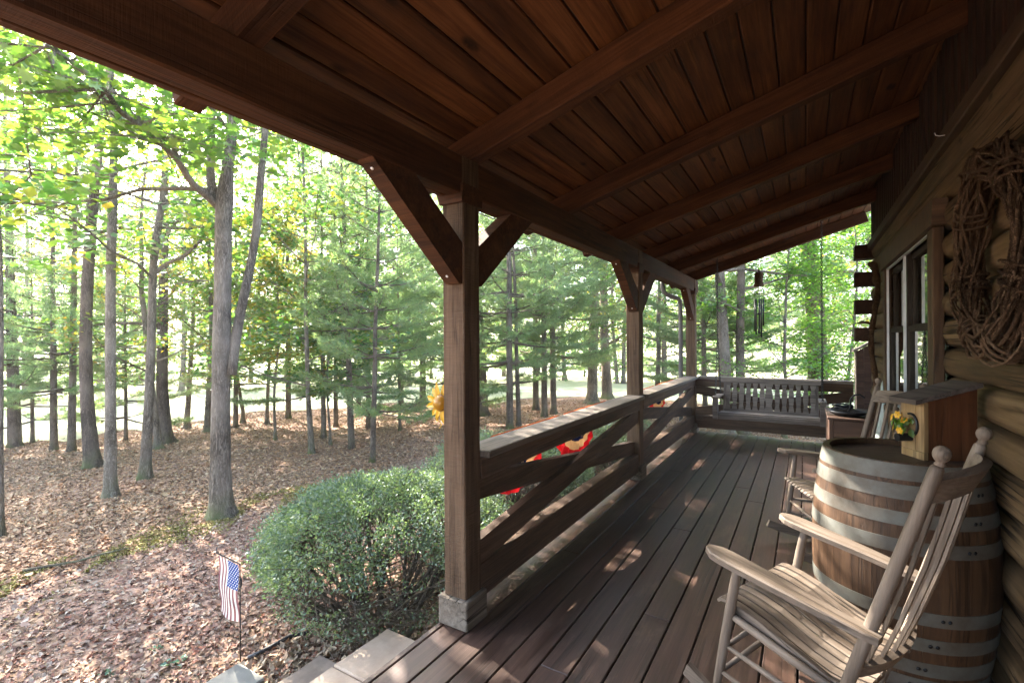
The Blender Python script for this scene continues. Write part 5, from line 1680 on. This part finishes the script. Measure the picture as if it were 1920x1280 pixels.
# ---- fallen leaves, bark mulch and moss
def scatter(name, n, region, size, mat, label, seed, shape=None, lift=.012, tilt=.35):
    rg = np.random.default_rng(seed)
    P = region(rg, n)
    n = len(P)
    z = np.array([gz(x, y) for x, y in P])
    C = np.column_stack([P, z + rg.uniform(.002, lift, n)])
    a = rg.uniform(0, 6.28, n)
    nz = np.column_stack([rg.normal(0, tilt, n), rg.normal(0, tilt, n), np.ones(n)]); nz /= np.linalg.norm(nz, axis=1)[:, None]
    d = np.column_stack([np.cos(a), np.sin(a), np.zeros(n)]); d -= nz * (d * nz).sum(1)[:, None]; d /= np.linalg.norm(d, axis=1)[:, None]
    s = np.cross(nz, d)
    l = size * rg.uniform(.5, 1.4, n); w = l * rg.uniform(.3, .75, n)
    k = 5
    V = np.zeros((n, k, 3))
    base = np.array([(-.5, -.1), (-.1, -.5), (.5, -.05), (.15, .45), (-.3, .4)])
    for j in range(k):
        jx = base[j, 0] + rg.normal(0, .08, n); jy = base[j, 1] + rg.normal(0, .08, n)
        curl = rg.normal(.0, .12, n) + .12 * (abs(base[j, 0]) > .4)
        V[:, j] = C + d * (jx * l)[:, None] + s * (jy * w)[:, None] + nz * (curl * l)[:, None]
    o = put(name, np_mesh(name, V.reshape(-1, 3), np.arange(n * k).reshape(n, k)), mat)
    tag(o, label, kind='stuff')
    return o
def bed_edge(y): return -5.62 + .10 * math.sin(y * 1.1) - .02 * y
def R_bed(rg, n):
    d = 2.3 + 5.5 * rg.uniform(0, 1, n) ** 1.2
    a = rg.uniform(-1.15, .55, n)
    x = -.5195 * d + .8545 * d * np.tan(a) * .8; y = .8545 * d + .5195 * d * np.tan(a) * .8
    ok = (x < -1.72) & (x > np.array([bed_edge(t) for t in y])) & ((x < -3.02) | (y > 2.02) | ((x < -2.5) & (y > 1.7)))
    return np.column_stack([x, y])[ok]
def R_near(rg, n):
    x = rg.uniform(-3.0, -1.72, n); y = rg.uniform(1.66, 3.6, n)
    ok = ((y > 2.02) | ((x < -2.07) & (y > 1.84)) | (x < -2.44)) & (rg.uniform(0, 1, n) < np.clip(1.15 - (x + 1.72) / -1.5, 0, 1))
    return np.column_stack([x, y])[ok]
def R_wood(rg, n):
    d = 4.0 + 14.0 * rg.uniform(0, 1, n) ** 1.15
    a = rg.uniform(-1.08, .78, n)
    x = -.5195 * d + .8545 * d * a; y = .8545 * d + .5195 * d * a
    ok = (x < np.array([bed_edge(t) for t in y])) | ((x < 0) & (y > 9.0)) | (y > 9.3)
    return np.column_stack([x, y])[ok]
def R_moss(rg, n):
    y = rg.uniform(.2, 4.4, n); w = .10 + .20 * np.sin(y * 1.3 + .6) ** 2
    x = np.array([bed_edge(t) for t in y]) - .12 + rg.normal(0, 1, n) * w
    k = np.sin(y * 3.3) + np.sin(x * 9 + y * 7) + .55
    return np.column_stack([x, y])[k > 0]
scatter('bark_mulch', 70000, R_bed, .040, MAT['chip'], 'reddish bark mulch of the planting bed', 21)
scatter('dry_leaves', 9000, R_near, .05, MAT['bedleaf'], 'pale dry leaves under the big bush', 22, lift=.03, tilt=.5)
scatter('leaf_litter', 150000, R_wood, .05, MAT['litter'], 'brown fallen leaves over the woodland floor', 23, lift=.016, tilt=.26)
scatter('moss', 13000, R_moss, .03, MAT['moss'], 'strip of yellow green moss at the edge of the mulch', 24, lift=.02, tilt=.6)

# ---- a fallen branch on the moss strip
bp_ = [ground_at(u, v)[0] for u, v in ((40, 1074), (90, 1062), (140, 1056), (195, 1040), (245, 1028))]
fb = Geo().tube([Vector((q.x, q.y, gz(q.x, q.y) + .03)) for q in bp_], [.013, .012, .010, .008, .004], 7)
tag(put('fallen_branch', fb.mesh('fallen_branch', True), MAT['barkbirch']), 'thin pale fallen branch lying across the mossy strip', 'branch')
# ---- garden flag on its iron stake
fp = Vector((-3.08, 1.72, gz(-3.08, 1.72)))
fl = empty('garden_flag', fp, label='small faded stars and stripes garden flag on a thin black stake', cat='flag')
ztop = .065
pA = Vector((fp.x, fp.y, ztop)); pB = pA + Vector((-.35, .018, 0)).normalized() * .31
put('stake', Geo().tube([fp - Vector((0, 0, .1)), fp + Vector((0, 0, .3)), pA + Vector((0, 0, .0)), pA.lerp(pB, .03) + Vector((0, 0, .006)), pB, pB + Vector((-.01, .008, .035))], .004, 6).mesh('stake', True), MAT['iron'], fl)
put('curl', Geo().tube([pA + Vector((.018 + .022 * math.cos(a), -.012, -.10 + .035 * math.sin(a))) for a in np.linspace(-2.2, 2.4, 12)], .0035, 5).mesh('curl', True), MAT['iron'], fl)
nU, nV = 14, 18
V = []; UV = []
dirf = (pB - pA).normalized(); nf = Vector((dirf.y, -dirf.x, 0))
for j in range(nV + 1):
    for i in range(nU + 1):
        f = i / nU; q = j / nV
        wv = .012 * math.sin(f * 5 + q * 2.2) * q + .006 * math.sin(q * 9)
        p = pA + dirf * (.02 + .265 * (1 - f)) + nf * wv + Vector((0, 0, -.008 - .365 * q - .012 * q * math.sin(f * 3)))
        V.append(p); UV.append((f, 1 - q))
i = np.arange(nV)[:, None] * (nU + 1) + np.arange(nU)[None, :]
Q = np.stack([i, i + 1, i + nU + 2, i + nU + 1], -1).reshape(-1, 4)
fm = np_mesh('cloth', V, Q, True)
uv = fm.uv_layers.new(name='UVMap')
uv.data.foreach_set('uv', np.array([UV[k] for k in Q.ravel()], np.float32).ravel())
put('cloth', fm, MAT['flag'], fl)

# ---- black irrigation pipe and a few weeds in the mulch
a = ground_at(462, 1240)[0]; b = ground_at(500, 1222)[0]; c = ground_at(540, 1200)[0]
hz = lambda p: Vector((p.x, p.y, gz(p.x, p.y) + .022))
tag(put('irrigation_pipe', Geo().tube([hz(a), hz(b), hz(c), hz(c) + Vector((.12, .2, -.03))], .014, 8).mesh('irrigation_pipe', True), MAT['hose']), 'short black irrigation pipe lying in the mulch near the flag', 'pipe')
for k, (u, v, s, lab) in enumerate(((328, 1248, 1.0, 'larger low weed with grey green leaves in the mulch'), (203, 1262, .7, 'small weed sprig in the mulch near the picture corner'), (290, 1215, .5, 'tiny weed in the mulch above the larger weed'))):
    p = ground_at(u, v)[0]
    t = empty('weed', p, label=lab, cat='weed', group='weeds in the mulch')
    for j in range(12):
        an_ = random.uniform(0, 6.28); r_ = random.uniform(.0, .075) * s
        q = Vector((r_ * math.cos(an_), r_ * math.sin(an_), random.uniform(.015, .05) * s))
        L_ = random.uniform(.03, .05) * s
        M = Matrix.Translation(q) @ Euler((random.uniform(-.5, .5), random.uniform(-.5, .5), an_)).to_matrix().to_4x4()
        pts = [(-L_ * .5, 0, 0), (-.1 * L_, -L_ * .42, .004), (L_ * .55, 0, -.003), (-.1 * L_, L_ * .42, .004)]
        g = Geo(); g.add([tuple(M @ Vector(x)) for x in pts], [(0, 1, 2, 3)])
        g.tube([(0, 0, 0), q * .6, q], .0015, 4, cap=False)
        put('leaf', g.mesh('leaf'), MAT['weed'], t, local=True)

# ---- thin sunlit woodland haze
hb = Geo().box((-25, 55, 9.0), (300, 240, 27.0)).mesh('haze')
hm_ = bpy.data.materials.new('haze'); hm_.use_nodes = True
hn = hm_.node_tree; hn.nodes.clear()
ho = hn.nodes.new('ShaderNodeOutputMaterial'); hv = hn.nodes.new('ShaderNodeVolumePrincipled')
hv.inputs['Color'].default_value = (.93, .95, 1.0, 1); hv.inputs['Density'].default_value = HAZE; hv.inputs['Anisotropy'].default_value = .45
hn.links.new(hv.outputs[0], ho.inputs['Volume'])
tag(put('haze', hb, hm_), 'thin bright haze in the air of the wood', kind='stuff')
